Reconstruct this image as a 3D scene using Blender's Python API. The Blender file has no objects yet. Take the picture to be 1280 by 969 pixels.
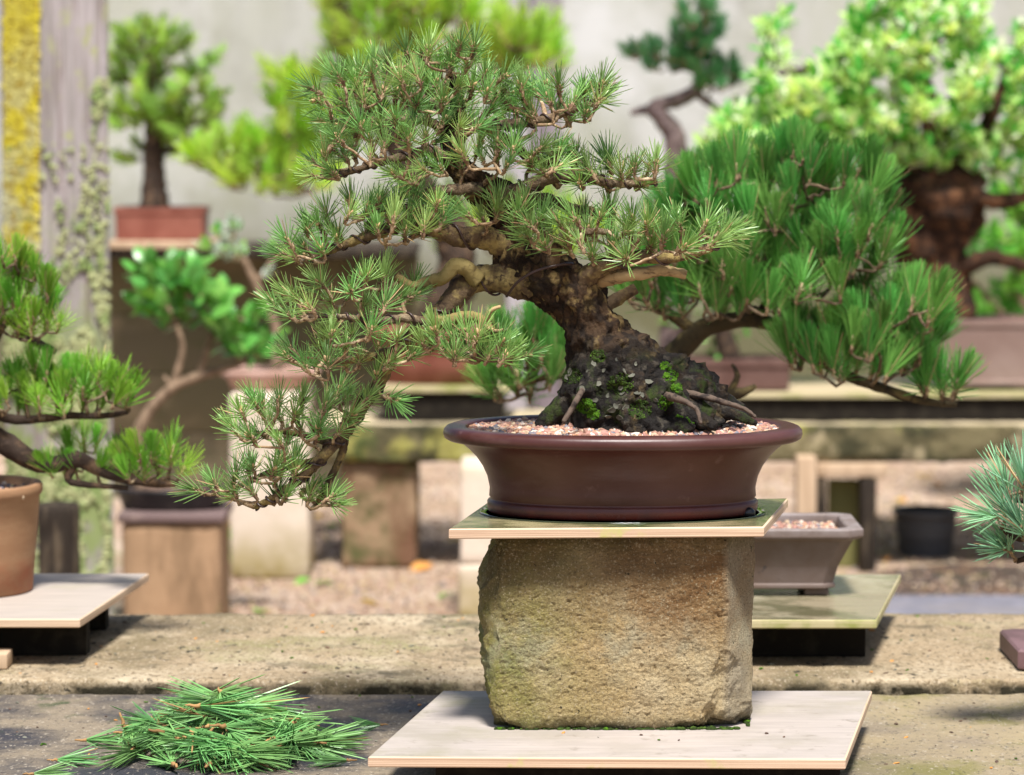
import bpy, math, random
from math import radians, sin, cos, pi, atan, sqrt
from mathutils import Vector, Matrix, noise, Quaternion

# ------------------------------------------------------------------ camera, world, sun, exposure
SC = bpy.context.scene
COL = SC.collection
F = 4200.0                      # focal length in pixels of the 1280 px wide photograph
CZ = 1.237                      # camera height
PITCH = atan(364.5 / F)
CP, SP = cos(PITCH), sin(PITCH)
cam_d = bpy.data.cameras.new('camera')
cam = bpy.data.objects.new('camera', cam_d)
COL.objects.link(cam)
cam.location = (0, 0, CZ)
cam.rotation_euler = (pi / 2 - PITCH, 0, 0)
cam_d.sensor_width = 36.0
cam_d.sensor_fit = 'HORIZONTAL'
cam_d.lens = F / 1280 * 36
cam_d.clip_start = 0.1
cam_d.clip_end = 2000
cam_d.dof.use_dof = True
cam_d.dof.focus_distance = 3.94
cam_d.dof.aperture_fstop = 6.2
SC.camera = cam

SUN_EL, SUN_AZ = radians(63), radians(180 - 7)      # azimuth clockwise from +Y
world = bpy.data.worlds.new('World')
SC.world = world
world.use_nodes = True
wn = world.node_tree
bg = wn.nodes['Background']
sky = wn.nodes.new('ShaderNodeTexSky')
sky.sky_type = 'NISHITA'
sky.sun_disc = False
sky.sun_elevation = SUN_EL
sky.sun_rotation = SUN_AZ
sky.air_density = 1.0
sky.dust_density = 2.0
wn.links.new(sky.outputs[0], bg.inputs[0])
bg.inputs[1].default_value = 0.09
sun_d = bpy.data.lights.new('sun', 'SUN')
sun_d.energy = 5.0
sun_d.angle = radians(10)
sun_d.color = (1.0, 0.975, 0.935)
sun = bpy.data.objects.new('sun', sun_d)
COL.objects.link(sun)
SUN_DIR = Vector((sin(SUN_AZ) * cos(SUN_EL), cos(SUN_AZ) * cos(SUN_EL), sin(SUN_EL)))
sun.rotation_euler = SUN_DIR.to_track_quat('Z', 'Y').to_euler()
sun.location = (2, -2, 6)
SC.view_settings.view_transform = 'Standard'
SC.view_settings.look = 'None'
SC.view_settings.exposure = 0.60
SC.view_settings.gamma = 1.0
SC.cycles.max_bounces = 8
SC.cycles.transparent_max_bounces = 8

R = random.Random(7)

# ------------------------------------------------------------------ pixel (1280x969) to place
def W(u, v, Y):
    a = 484.5 - v
    t = Y / (F * CP + a * SP)
    return Vector(((u - 640) * t, Y, CZ + (-F * SP + a * CP) * t))
def Wz(u, v, z):
    a = 484.5 - v
    t = (z - CZ) / (-F * SP + a * CP)
    return Vector(((u - 640) * t, (F * CP + a * SP) * t, z))
def px(n, Y):
    return n * Y / F

# ------------------------------------------------------------------ materials
def ramp_node(nt, fac, lo, hi):
    n = nt.nodes.new('ShaderNodeMapRange')
    n.inputs['From Min'].default_value = lo
    n.inputs['From Max'].default_value = hi
    n.clamp = True
    nt.links.new(fac, n.inputs['Value'])
    return n.outputs['Result']
def math_node(nt, op, a, b):
    n = nt.nodes.new('ShaderNodeMath'); n.operation = op
    for k, x in enumerate((a, b)):
        if isinstance(x, (int, float)): n.inputs[k].default_value = x
        else: nt.links.new(x, n.inputs[k])
    return n.outputs[0]
def mat(name, base, rough=0.7, spec=0.3, layers=(), bump=(), var=0.0, hue=0.0, transl=None, coat=0.0):
    """layers: dicts col, scale, lo, hi, [sv vector scale], [detail], [rough], [axis (x|y|z), a, b fade], [voronoi]
       bump: (scale, strength, distance, sv)"""
    m = bpy.data.materials.new(name)
    m.use_nodes = True
    nt = m.node_tree
    bs = nt.nodes['Principled BSDF']
    bs.inputs['Specular IOR Level'].default_value = spec
    bs.inputs['Roughness'].default_value = rough
    bs.inputs['Coat Weight'].default_value = coat
    tc = nt.nodes.new('ShaderNodeTexCoord')
    co = tc.outputs['Object']
    sep = None
    rgb = nt.nodes.new('ShaderNodeRGB')
    rgb.outputs[0].default_value = (*base, 1)
    cur = rgb.outputs[0]
    rcur = None
    def mapped(sv):
        if sv is None: return co
        mp = nt.nodes.new('ShaderNodeMapping')
        mp.inputs['Scale'].default_value = sv
        nt.links.new(co, mp.inputs['Vector'])
        return mp.outputs[0]
    for L in layers:
        fac = None
        if L.get('scale'):
            if L.get('voronoi'):
                tx = nt.nodes.new('ShaderNodeTexVoronoi')
                tx.inputs['Scale'].default_value = L['scale']
                nt.links.new(mapped(L.get('sv')), tx.inputs['Vector'])
                fac = ramp_node(nt, tx.outputs['Distance'], L['hi'], L['lo'])
            else:
                tx = nt.nodes.new('ShaderNodeTexNoise')
                tx.inputs['Scale'].default_value = L['scale']
                tx.inputs['Detail'].default_value = L.get('detail', 6)
                tx.inputs['Roughness'].default_value = L.get('nr', 0.62)
                off = L.get('seed', 0)
                mp = nt.nodes.new('ShaderNodeMapping')
                mp.inputs['Scale'].default_value = L.get('sv', (1, 1, 1))
                mp.inputs['Location'].default_value = (off * 3.7, off * 1.3, off * 2.1)
                nt.links.new(co, mp.inputs['Vector'])
                nt.links.new(mp.outputs[0], tx.inputs['Vector'])
                fac = ramp_node(nt, tx.outputs['Fac'], L['lo'], L['hi'])
        if L.get('axis'):
            if sep is None:
                sep = nt.nodes.new('ShaderNodeSeparateXYZ')
                nt.links.new(co, sep.inputs[0])
            for ax, a, b in L['axis']:
                g = ramp_node(nt, sep.outputs['XYZ'.index(ax.upper())], a, b)
                fac = g if fac is None else math_node(nt, 'MULTIPLY', fac, g)
        if L.get('amt') is not None:
            fac = math_node(nt, 'MULTIPLY', fac, L['amt'])
        mx = nt.nodes.new('ShaderNodeMix'); mx.data_type = 'RGBA'
        nt.links.new(fac, mx.inputs[0])
        nt.links.new(cur, mx.inputs[6])
        mx.inputs[7].default_value = (*L['col'], 1)
        cur = mx.outputs[2]
        if L.get('rough') is not None:
            mr = nt.nodes.new('ShaderNodeMix')
            nt.links.new(fac, mr.inputs[0])
            if rcur is None: mr.inputs[2].default_value = rough
            else: nt.links.new(rcur, mr.inputs[2])
            mr.inputs[3].default_value = L['rough']
            rcur = mr.outputs[0]
    if var or hue:
        oi = nt.nodes.new('ShaderNodeObjectInfo')
        hs = nt.nodes.new('ShaderNodeHueSaturation')
        v = math_node(nt, 'ADD', math_node(nt, 'MULTIPLY', oi.outputs['Random'], 2 * var), 1 - var)
        r2 = math_node(nt, 'FRACT', math_node(nt, 'MULTIPLY', oi.outputs['Random'], 17.31), 0)
        h = math_node(nt, 'ADD', math_node(nt, 'MULTIPLY', r2, 2 * hue), 0.5 - hue)
        nt.links.new(v, hs.inputs['Value']); nt.links.new(h, hs.inputs['Hue'])
        nt.links.new(cur, hs.inputs['Color'])
        cur = hs.outputs[0]
    nt.links.new(cur, bs.inputs['Base Color'])
    if rcur is not None: nt.links.new(rcur, bs.inputs['Roughness'])
    prev = None
    for b in bump:
        tx = nt.nodes.new('ShaderNodeTexNoise')
        tx.inputs['Scale'].default_value = b[0]
        tx.inputs['Detail'].default_value = 8
        tx.inputs['Roughness'].default_value = 0.65
        nt.links.new(mapped(b[3] if len(b) > 3 else None), tx.inputs['Vector'])
        bp = nt.nodes.new('ShaderNodeBump')
        bp.inputs['Strength'].default_value = b[1]
        bp.inputs['Distance'].default_value = b[2]
        nt.links.new(tx.outputs['Fac'], bp.inputs['Height'])
        if prev: nt.links.new(prev, bp.inputs['Normal'])
        prev = bp.outputs[0]
    if prev: nt.links.new(prev, bs.inputs['Normal'])
    if transl:
        tr = nt.nodes.new('ShaderNodeBsdfTranslucent')
        hs2 = nt.nodes.new('ShaderNodeMix'); hs2.data_type = 'RGBA'; hs2.blend_type = 'MULTIPLY'
        hs2.inputs[0].default_value = 1.0
        nt.links.new(cur, hs2.inputs[6]); hs2.inputs[7].default_value = (1.5, 1.5, 0.6, 1)
        nt.links.new(hs2.outputs[2], tr.inputs[0])
        ms = nt.nodes.new('ShaderNodeMixShader'); ms.inputs[0].default_value = transl
        nt.links.new(bs.outputs[0], ms.inputs[1]); nt.links.new(tr.outputs[0], ms.inputs[2])
        nt.links.new(ms.outputs[0], nt.nodes['Material Output'].inputs['Surface'])
    return m

# ------------------------------------------------------------------ mesh builder
class MB:
    def __init__(s): s.v = []; s.f = []; s.m = []; s.smooth = []
    def add(s, verts, faces, mi=0, sm=True, M=None):
        o = len(s.v)
        s.v += [M @ p for p in verts] if M else [Vector(p) for p in verts]
        s.f += [tuple(i + o for i in f) for f in faces]
        s.m += mi if isinstance(mi, list) else [mi] * len(faces)
        s.smooth += sm if isinstance(sm, list) else [sm] * len(faces)
    def merge(s, o, M=None):
        s.add(o.v, o.f, list(o.m), list(o.smooth), M)
    def box(s, lo, hi, mi=0, bev=0.0):
        if bev <= 0:
            v = [(x, y, z) for z in (lo[2], hi[2]) for y in (lo[1], hi[1]) for x in (lo[0], hi[0])]
            s.add(v, [(0, 2, 3, 1), (4, 5, 7, 6), (0, 1, 5, 4), (2, 6, 7, 3), (0, 4, 6, 2), (1, 3, 7, 5)], mi, False)
        else:
            s.rough(lo, hi, (3, 3, 3), rnd=bev, mi=mi)
    def rough(s, lo, hi, n, rnd=0.0, fn=None, mi=0, inset=True):
        """box of subdivided faces, welded, rounded; fn displaces each point (p, normal)"""
        idx = {}; vs = []; fs = []
        def coords(a, b, k):
            c = [a + (b - a) * i / k for i in range(k + 1)]
            if rnd > 0 and inset and b - a > 3 * rnd:
                c = [a, a + rnd * .3, a + rnd] + [a + rnd + (b - a - 2 * rnd) * i / max(1, k - 2) for i in range(1, max(1, k - 2))] + [b - rnd, b - rnd * .3, b]
            return c
        X, Y, Z = coords(lo[0], hi[0], n[0]), coords(lo[1], hi[1], n[1]), coords(lo[2], hi[2], n[2])
        inner_lo = [lo[k] + min(rnd, (hi[k] - lo[k]) / 2) for k in range(3)]
        inner_hi = [hi[k] - min(rnd, (hi[k] - lo[k]) / 2) for k in range(3)]
        def vert(p):
            key = (round(p[0], 6), round(p[1], 6), round(p[2], 6))
            i = idx.get(key)
            if i is None:
                q = Vector(p)
                c = Vector([min(max(p[k], inner_lo[k]), inner_hi[k]) for k in range(3)])
                d = q - c
                nrm = d.normalized() if d.length > 1e-9 else Vector([1.0 if p[k] == hi[k] else (-1.0 if p[k] == lo[k] else 0) for k in range(3)]).normalized()
                if rnd > 0: q = c + nrm * rnd
                if fn: q = fn(q, nrm)
                i = len(vs); idx[key] = i; vs.append(q)
            return i
        def grid(A, B, mk, flip):
            for i in range(len(A) - 1):
                for j in range(len(B) - 1):
                    q = [vert(mk(A[i], B[j])), vert(mk(A[i + 1], B[j])), vert(mk(A[i + 1], B[j + 1])), vert(mk(A[i], B[j + 1]))]
                    fs.append(tuple(reversed(q)) if flip else tuple(q))
        grid(X, Y, lambda a, b: (a, b, hi[2]), False); grid(X, Y, lambda a, b: (a, b, lo[2]), True)
        grid(X, Z, lambda a, b: (a, lo[1], b), False); grid(X, Z, lambda a, b: (a, hi[1], b), True)
        grid(Y, Z, lambda a, b: (hi[0], a, b), False); grid(Y, Z, lambda a, b: (lo[0], a, b), True)
        s.add(vs, fs, mi, True)
    def prism(s, quad, thick, mi=0, mside=None, bev=0.0015):
        """flat board: quad is four top corners (counter clockwise), going down by thick, with a tiny bevel"""
        c = sum((Vector(q) for q in quad), Vector()) / 4
        def ring(inset, z):
            out = []
            for q in quad:
                q = Vector(q); d = (c - q); d.z = 0; d.normalize()
                p = q + d * inset * 1.41; p.z = q.z + z; out.append(p)
            return out
        v = ring(bev, 0) + ring(0, -bev) + ring(0, -thick + bev) + ring(bev, -thick)
        f = [(0, 1, 2, 3), (15, 14, 13, 12)]; m = [mi, mi]
        for k in range(3):
            for i in range(4):
                j = (i + 1) % 4
                f.append((k * 4 + i, (k + 1) * 4 + i, (k + 1) * 4 + j, k * 4 + j)); m.append(mi if mside is None else mside)
        s.add(v, f, m, False)
    def tube(s, pts, rad, seg=8, mi=0, cap=True, bark=0.0, bscale=40, lobes=None, seed=0, fine=0.0):
        pts = [Vector(p) for p in pts]; n = len(pts)
        tan = [(pts[min(i + 1, n - 1)] - pts[max(i - 1, 0)]).normalized() for i in range(n)]
        ref = Vector((0, -1, 0.13)) if abs(tan[0].y) < 0.9 else Vector((1, 0, 0))
        nx = (ref - tan[0] * ref.dot(tan[0])).normalized()
        vs = []; fs = []
        for i in range(n):
            nx = (nx - tan[i] * nx.dot(tan[i])).normalized()
            by = tan[i].cross(nx)
            for k in range(seg):
                a = 2 * pi * k / seg
                d = nx * cos(a) + by * sin(a)
                r = rad[i] if not callable(rad) else rad(i)
                if lobes: r *= lobes(i / (n - 1), a)
                p = pts[i] + d * r
                if bark:
                    q = p * bscale + Vector((seed * 3.1, 0, 0))
                    h = noise.fractal(Vector((q.x, q.y, q.z * .6)), 0.9, 2.1, 5)
                    h2 = abs(noise.noise(q * .45)) - .25
                    p = p + d * (h * .6 + h2) * bark * r
                    if fine:
                        w_ = noise.noise(q * .7) * .6
                        rg = abs(noise.noise(Vector((q.x * 2.3 + w_, q.y * 2.3, q.z * 1.3 + w_))))
                        rg2 = abs(noise.noise(Vector((q.x * 5.1, q.y * 5.1, q.z * 3.4))))
                        p = p + d * ((.30 - rg) * fine + (.25 - rg2) * fine * .45)
                vs.append(p)
        for i in range(n - 1):
            for k in range(seg):
                k2 = (k + 1) % seg
                fs.append((i * seg + k, i * seg + k2, (i + 1) * seg + k2, (i + 1) * seg + k))
        if cap:
            fs.append(tuple(range(seg - 1, -1, -1))); fs.append(tuple((n - 1) * seg + k for k in range(seg)))
        s.add(vs, fs, mi, True)
    def lathe(s, prof, c, sx=lambda r: r, sy=lambda r: r, seg=64, mi=0, expo=2.0, rot=0.0, poly=None):
        """prof: list of (r, z). superellipse sections"""
        vs = []; fs = []; n = len(prof)
        for r, z in prof:
            for k in range(seg):
                a = 2 * pi * k / seg
                ca, sa = cos(a), sin(a)
                x = abs(ca) ** (2 / expo) * (1 if ca >= 0 else -1) * sx(r)
                y = abs(sa) ** (2 / expo) * (1 if sa >= 0 else -1) * sy(r)
                vs.append((c[0] + x * cos(rot) - y * sin(rot), c[1] + x * sin(rot) + y * cos(rot), c[2] + z))
        for i in range(n - 1):
            for k in range(seg):
                k2 = (k + 1) % seg
                fs.append((i * seg + k, i * seg + k2, (i + 1) * seg + k2, (i + 1) * seg + k))
        fs.append(tuple(range(seg - 1, -1, -1))); fs.append(tuple((n - 1) * seg + k for k in range(seg)))
        s.add(vs, fs, mi, [True] * (len(fs) - 2) + [False, False])
    def mesh(s, name, mats, off=Vector()):
        me = bpy.data.meshes.new(name)
        me.from_pydata([tuple(p - off) for p in s.v], [], s.f)
        for m in mats: me.materials.append(m)
        me.polygons.foreach_set('material_index', s.m)
        me.polygons.foreach_set('use_smooth', s.smooth)
        me.update()
        return me

def _mats(m): return m if isinstance(m, (list, tuple)) else [m]
def thing(name, label, cat, loc, group=None):
    o = bpy.data.objects.new(name, None)
    COL.objects.link(o); o.location = loc; o.empty_display_size = 0.05
    o['label'] = label; o['category'] = cat
    if group: o['group'] = group
    return o
def origin(o):
    p = Vector(o.location)
    while o.parent: o = o.parent; p += Vector(o.location)
    return p
def part(name, mb, m, parent, kind=None, label=None):
    o = bpy.data.objects.new(name, mb.mesh(name, _mats(m), origin(parent)))
    COL.objects.link(o); o.parent = parent
    if kind: o['kind'] = kind
    if label: o['label'] = label
    return o
def solo(name, mb, m, label, cat, group=None, kind=None, loc=None):
    if loc is None:
        lo = min(p.z for p in mb.v); c = sum(mb.v, Vector()) / len(mb.v); loc = Vector((c.x, c.y, lo))
    o = bpy.data.objects.new(name, mb.mesh(name, _mats(m), Vector(loc)))
    COL.objects.link(o); o.location = loc
    if label: o['label'] = label
    if cat: o['category'] = cat
    if group: o['group'] = group
    if kind: o['kind'] = kind
    return o
def struct(name, mb, m): return solo(name, mb, m, None, None, kind='structure', loc=Vector())
def inst(name, me, parent, M):
    """an own object that shares its mesh data with its likes"""
    o = bpy.data.objects.new(name, me)
    COL.objects.link(o)
    if parent:
        o.parent = parent
        M = Matrix.Translation(-origin(parent)) @ M
    o.matrix_basis = M
    return o

def spline(pts, step):
    """Catmull-Rom through (Vector, radius) pairs"""
    P = [Vector(p[0]) for p in pts]; Rr = [p[1] for p in pts]
    op, orr = [], []
    for i in range(len(P) - 1):
        p0, p1, p2, p3 = P[max(i - 1, 0)], P[i], P[i + 1], P[min(i + 2, len(P) - 1)]
        k = max(2, int((p2 - p1).length / step))
        for j in range(k):
            t = j / k
            op.append(.5 * ((2 * p1) + (p2 - p0) * t + (2 * p0 - 5 * p1 + 4 * p2 - p3) * t * t + (3 * p1 - p0 - 3 * p2 + p3) * t ** 3))
            orr.append(Rr[i] + (Rr[i + 1] - Rr[i]) * t)
    op.append(P[-1]); orr.append(Rr[-1])
    return op, orr
def inpoly(x, y, poly):
    c = False; j = len(poly) - 1
    for i in range(len(poly)):
        if (poly[i][1] > y) != (poly[j][1] > y) and x < (poly[j][0] - poly[i][0]) * (y - poly[i][1]) / (poly[j][1] - poly[i][1]) + poly[i][0]: c = not c
        j = i
    return c
def scatter(poly, dist, rr, tries=3000, cap=9999):
    x0, x1 = min(p[0] for p in poly), max(p[0] for p in poly); y0, y1 = min(p[1] for p in poly), max(p[1] for p in poly)
    out = []
    for _ in range(tries):
        x, y = rr.uniform(x0, x1), rr.uniform(y0, y1)
        if inpoly(x, y, poly) and all((x - a) ** 2 + (y - b) ** 2 > dist * dist for a, b in out):
            out.append((x, y))
            if len(out) >= cap: break
    return out

# ------------------------------------------------------------------ needles, leaves, stones
def needle(mb, base, d, up, L, w, bend, mi=0):
    side = d.cross(up)
    if side.length < 1e-5: side = d.orthogonal()
    side.normalize(); nn = side.cross(d).normalized()
    mid = base + d * L * .45 + up * bend * L * .22
    far = base + d * L * .9 + up * bend * L * .8
    tip = base + d * L + up * bend * L
    vs = []
    for c, k in ((base, .42), (mid, .52), (far, .36)):
        for a in (0.5, 2.6, 4.7):
            vs.append(c + (side * cos(a) + nn * sin(a)) * w * k)
    vs.append(tip)
    fs = []
    for o in (0, 3):
        fs += [(o, o + 1, o + 4, o + 3), (o + 1, o + 2, o + 5, o + 4), (o + 2, o, o + 3, o + 5)]
    mb.add(vs, fs + [(6, 7, 9), (7, 8, 9), (8, 6, 9)], mi, False)
def tuft(seed, n, L, a0, a1, shoot, w, bud=0.0, bend=0.12, stem=0.0012, spread=(0.3, 1.0), old=0, taper=False, dry=.03, lv=(.6, 1.12), flat=False):
    """pine shoot along +Z: needles (slot 0), brown shoot (slot 1), bud (slot 2)"""
    rr = random.Random(seed); mb = MB()
    Z = Vector((0, 0, 1))
    for i in range(n):
        t = (i + .5) / n
        az = i * 2.39996 + rr.uniform(-.3, .3)
        ang = a1 + (a0 - a1) * t ** .8 + rr.gauss(0, .12)
        ang = max(.03, ang)
        d = Vector((sin(ang) * cos(az), sin(ang) * sin(az), cos(ang)))
        z = shoot * (spread[0] + (spread[1] - spread[0]) * t)
        needle(mb, Vector((0, 0, z)) + d * stem * .7, d, Z, (L + (shoot - z) * .95 if flat else L) * rr.uniform(*lv), w * rr.uniform(.8, 1.15), bend * rr.uniform(-.3, 1.6), 2 if rr.random() < dry else 0)
    k = 5
    wob = [Vector((rr.uniform(-1, 1) * stem * .8, rr.uniform(-1, 1) * stem * .8, shoot * i / (k - 1))) for i in range(k)]
    wob[0] = Vector((0, 0, -.002))
    mb.tube(wob, [stem * (.7 + .28 * i if taper else 1.25 + .35 * (i % 2)) for i in range(k)], 6, 1)
    for i in range(old):          # stubs of last year's scales
        z = shoot * rr.uniform(.05, .9); az = rr.uniform(0, 6.3)
        d = Vector((cos(az), sin(az), .7)).normalized()
        mb.tube([Vector((0, 0, z)), Vector((0, 0, z)) + d * stem * 3.2], [stem * .8, stem * .35], 5, 1)
    if bud:
        for q in range(rr.choice((1, 2, 3))):
            az = rr.uniform(0, 6.3); o = Vector((cos(az), sin(az), 0)) * bud * (.0 if q == 0 else .9)
            b = Vector((0, 0, shoot * .97)) + o
            dd = (Z + o.normalized() * .5 if q else Z)
            mb.tube([b, b + dd * bud * .8, b + dd * bud * 1.7, b + dd * bud * 2.5], [bud * .55, bud * .8, bud * .6, bud * .1], 6, 2)
    return mb
def leaf(L, w, fold=.25, curl=.2):
    mb = MB(); rows = ((0, .08), (.22, .75), (.5, 1), (.78, .72), (1, .05))
    vs = []
    for t, k in rows:
        z = -curl * L * (t - .3) ** 2
        vs += [(-w / 2 * k, t * L, z + fold * w * .5 * k), (0, t * L, z), (w / 2 * k, t * L, z + fold * w * .5 * k)]
    fs = []
    for i in range(4):
        fs += [(3 * i, 3 * i + 1, 3 * i + 4, 3 * i + 3), (3 * i + 1, 3 * i + 2, 3 * i + 5, 3 * i + 4)]
    mb.add(vs, fs, 0, True)
    return mb
def look(d, roll=0.0):
    """rotation taking +Z to d"""
    q = Vector((0, 0, 1)).rotation_difference(Vector(d).normalized())
    return (q @ Quaternion((0, 0, 1), roll)).to_matrix().to_4x4()
def looky(d, roll=0.0):
    q = Vector((0, 1, 0)).rotation_difference(Vector(d).normalized())
    return (q @ Quaternion((0, 1, 0), roll)).to_matrix().to_4x4()
def pebble(rr):
    ph = (1 + 5 ** .5) / 2
    v = [Vector(p).normalized() for p in ((-1, ph, 0), (1, ph, 0), (-1, -ph, 0), (1, -ph, 0), (0, -1, ph), (0, 1, ph), (0, -1, -ph), (0, 1, -ph), (ph, 0, -1), (ph, 0, 1), (-ph, 0, -1), (-ph, 0, 1))]
    f = [(0, 11, 5), (0, 5, 1), (0, 1, 7), (0, 7, 10), (0, 10, 11), (1, 5, 9), (5, 11, 4), (11, 10, 2), (10, 7, 6), (7, 1, 8), (3, 9, 4), (3, 4, 2), (3, 2, 6), (3, 6, 8), (3, 8, 9), (4, 9, 5), (2, 4, 11), (6, 2, 10), (8, 6, 7), (9, 8, 1)]
    return [p * rr.uniform(.75, 1.15) for p in v], f
def gravel(mb, n, place, size, rr, nm):
    for _ in range(n):
        p = place(rr)
        if p is None: continue
        v, f = pebble(rr); s = size * rr.choice((.55, .7, .8, 1, 1, 1.25))
        M = Matrix.Translation(p) @ Quaternion(Vector((rr.uniform(-1, 1), rr.uniform(-1, 1), rr.uniform(-1, 1))).normalized(), rr.uniform(0, 6)).to_matrix().to_4x4() @ Matrix.Diagonal((s, s * rr.uniform(.7, 1), s * rr.uniform(.5, .85), 1))
        mb.add(v, f, rr.randrange(nm), False, M)

# ---- a pine: skeleton branches + tufts inside outlines drawn on the photograph, twigs grown between them
def grow(root, nodes, tufts, twig_r, step, mats_twig, seed, jitter=.09, groups=1):
    """tufts: list of (base point, axis). Joins every tuft to the nearest point grown so far."""
    rr = random.Random(seed)
    todo = sorted(tufts, key=lambda t: min((t[0] - p).length for p, r in nodes))
    mbs = [MB() for _ in range(groups)]
    for base, ax, gi in todo:
        best = min(nodes, key=lambda nr: (nr[0] - base).length + .6 * max(0, nr[0].z - base.z) + (0 if nr[1] >= twig_r * .9 else .004))
        a, ra = best
        d = base - a; L = d.length
        if L < 1e-4: continue
        r0 = min(ra, twig_r * (1.3 + min(1.6, L * 9))); r1 = twig_r * .85
        k = max(3, int(L / step))
        mid1 = a + d * .35 + Vector((rr.uniform(-1, 1), rr.uniform(-1, 1), rr.uniform(-.9, .5))) * L * jitter
        mid2 = base - ax * L * .3 + Vector((rr.uniform(-1, 1), rr.uniform(-1, 1), rr.uniform(-1, 1))) * L * jitter * .6
        pts, rad = [], []
        for i in range(k + 1):
            t = i / k
            p = a * (1 - t) ** 3 + mid1 * 3 * t * (1 - t) ** 2 + mid2 * 3 * t * t * (1 - t) + base * t ** 3
            if 0 < i < k: p = p + Vector((rr.gauss(0, 1), rr.gauss(0, 1), rr.gauss(0, 1))) * twig_r * .45
            pts.append(p); rad.append((r0 + (r1 - r0) * t) * (1 + .22 * rr.uniform(-1, 1)))
        mbs[0].tube(pts, rad, 7, 0)
        nodes += [(pts[i], rad[i]) for i in range(1, len(pts))]
    return [part('twigs', m, mats_twig, root, kind='stuff') for m in mbs if m.v]

def place_tufts(root, tufts, meshes, rr, smin, smax, limit=300, name='needle_tuft', raw=None, mats=None):
    """the ones nearest the camera as own objects, the rest as one stuff part"""
    order = sorted(tufts, key=lambda t: t[0].y)
    rest = MB()
    for i, (p, ax, gi) in enumerate(order):
        s = rr.uniform(smin, smax)
        k = rr.randrange(len(meshes))
        M = Matrix.Translation(p) @ look(ax, rr.uniform(0, 6.28)) @ Matrix.Scale(s, 4)
        if i < limit: inst(name, meshes[k], root, M)
        else: rest.merge(raw[k], M)
    if rest.v: part('back_needles', rest, mats, root, kind='stuff')

# ================================================================== MATERIALS
m_ground = mat('leaf litter ground', (.36, .255, .175), .95, .1, [
    dict(col=(.48, .37, .28), scale=3.0, lo=.45, hi=.6), dict(col=(.30, .20, .13), scale=9, lo=.55, hi=.72, seed=2),
    dict(col=(.16, .22, .06), scale=1.3, lo=.56, hi=.68, seed=5, amt=.6), dict(col=(.60, .42, .36), scale=40, lo=.5, hi=.7, seed=3)], bump=[(30, .8, .03)])
m_dark_patch = mat('dark ground patch', (.07, .05, .04), .9, .2, [dict(col=(.16, .09, .05), scale=8, lo=.5, hi=.65), dict(col=(.05, .08, .02), scale=4, lo=.55, hi=.65, seed=3)], bump=[(40, .7, .03)])
m_paving = mat('blue grey paving', (.15, .145, .17), .8, .3, [dict(col=(.2, .19, .22), scale=14, lo=.5, hi=.6), dict(col=(.2, .18, .18), scale=5, lo=.5, hi=.7, seed=4)], bump=[(50, .4, .01)])
m_wall = mat('weathered grey render', (.44, .435, .405), .92, .1, [dict(col=(.31, .305, .265), scale=4, lo=.5, hi=.72, seed=31, sv=(1, 1, .6)), 
    dict(col=(.37, .375, .29), scale=1.9, lo=.42, hi=.66, sv=(1, 1, .35)), dict(col=(.55, .545, .53), scale=1.2, lo=.48, hi=.62, seed=11), dict(col=(.28, .30, .22), scale=2.5, lo=.4, hi=.7, sv=(1.5, 1, .3), seed=3, axis=[('z', 1.35, .75)]),
    dict(col=(.13, .125, .07), scale=2, lo=.15, hi=.42, seed=7, axis=[('z', 1.0, .55)])], bump=[(60, .3, .01)])
m_slab_r = mat('worn concrete slab', (.33, .25, .155), .9, .2, [
    dict(col=(.47, .385, .265), scale=4, lo=.46, hi=.64, sv=(1, .8, 1)), dict(col=(.19, .15, .085), scale=5, lo=.50, hi=.66, seed=2, sv=(1, .7, 1)),
    dict(col=(.22, .205, .09), scale=3, lo=.54, hi=.68, seed=4), dict(col=(.20, .15, .09), scale=170, lo=.50, hi=.62, seed=16, sv=(1, .5, 1)), dict(col=(.54, .45, .33), scale=210, lo=.56, hi=.66, seed=19, sv=(1, .5, 1), amt=.7),
    dict(col=(.035, .03, .022), scale=70, lo=.60, hi=.66, seed=6, sv=(1, .5, 1)), dict(col=(.05, .045, .03), scale=9, lo=.56, hi=.70, seed=26, amt=.8),
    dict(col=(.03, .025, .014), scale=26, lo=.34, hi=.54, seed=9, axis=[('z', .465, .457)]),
    dict(col=(.05, .045, .03), scale=12, lo=.40, hi=.56, seed=8, axis=[('y', .42, .5)])],
    bump=[(260, .8, .003, (1, .6, 1)), (40, .4, .005)])
m_slab_f = mat('wet stained concrete slab', (.25, .20, .14), .85, .25, [
    dict(col=(.34, .27, .16), scale=6, lo=.36, hi=.6, seed=31, axis=[('x', .15, .5)]), dict(col=(.20, .18, .06), scale=5, lo=.5, hi=.62, seed=33, axis=[('x', .25, .5)]),
    dict(col=(.045, .044, .052), scale=5, lo=.40, hi=.56, rough=.5, axis=[('x', .55, .0)]), dict(col=(.035, .06, .02), scale=7, lo=.6, hi=.68, seed=5),
    dict(col=(.03, .028, .03), scale=170, lo=.56, hi=.66, seed=3, sv=(1, .5, 1), amt=.6), dict(col=(.42, .36, .28), scale=190, lo=.58, hi=.66, seed=8, amt=.7, sv=(1, .5, 1))], bump=[(230, .9, .004, (1, .6, 1)), (40, .5, .006)])
def plywood(name, base, extra=(), rough=.6):
    return mat(name, base, rough, .3, [dict(col=tuple(c * .84 for c in base), scale=6, lo=.4, hi=.65, sv=(1.5, 14, 1)),
        dict(col=(.30, .27, .16), scale=5, lo=.58, hi=.74, seed=4, amt=.55)] + list(extra), bump=[(60, .15, .002, (1, 10, 1))])
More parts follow.
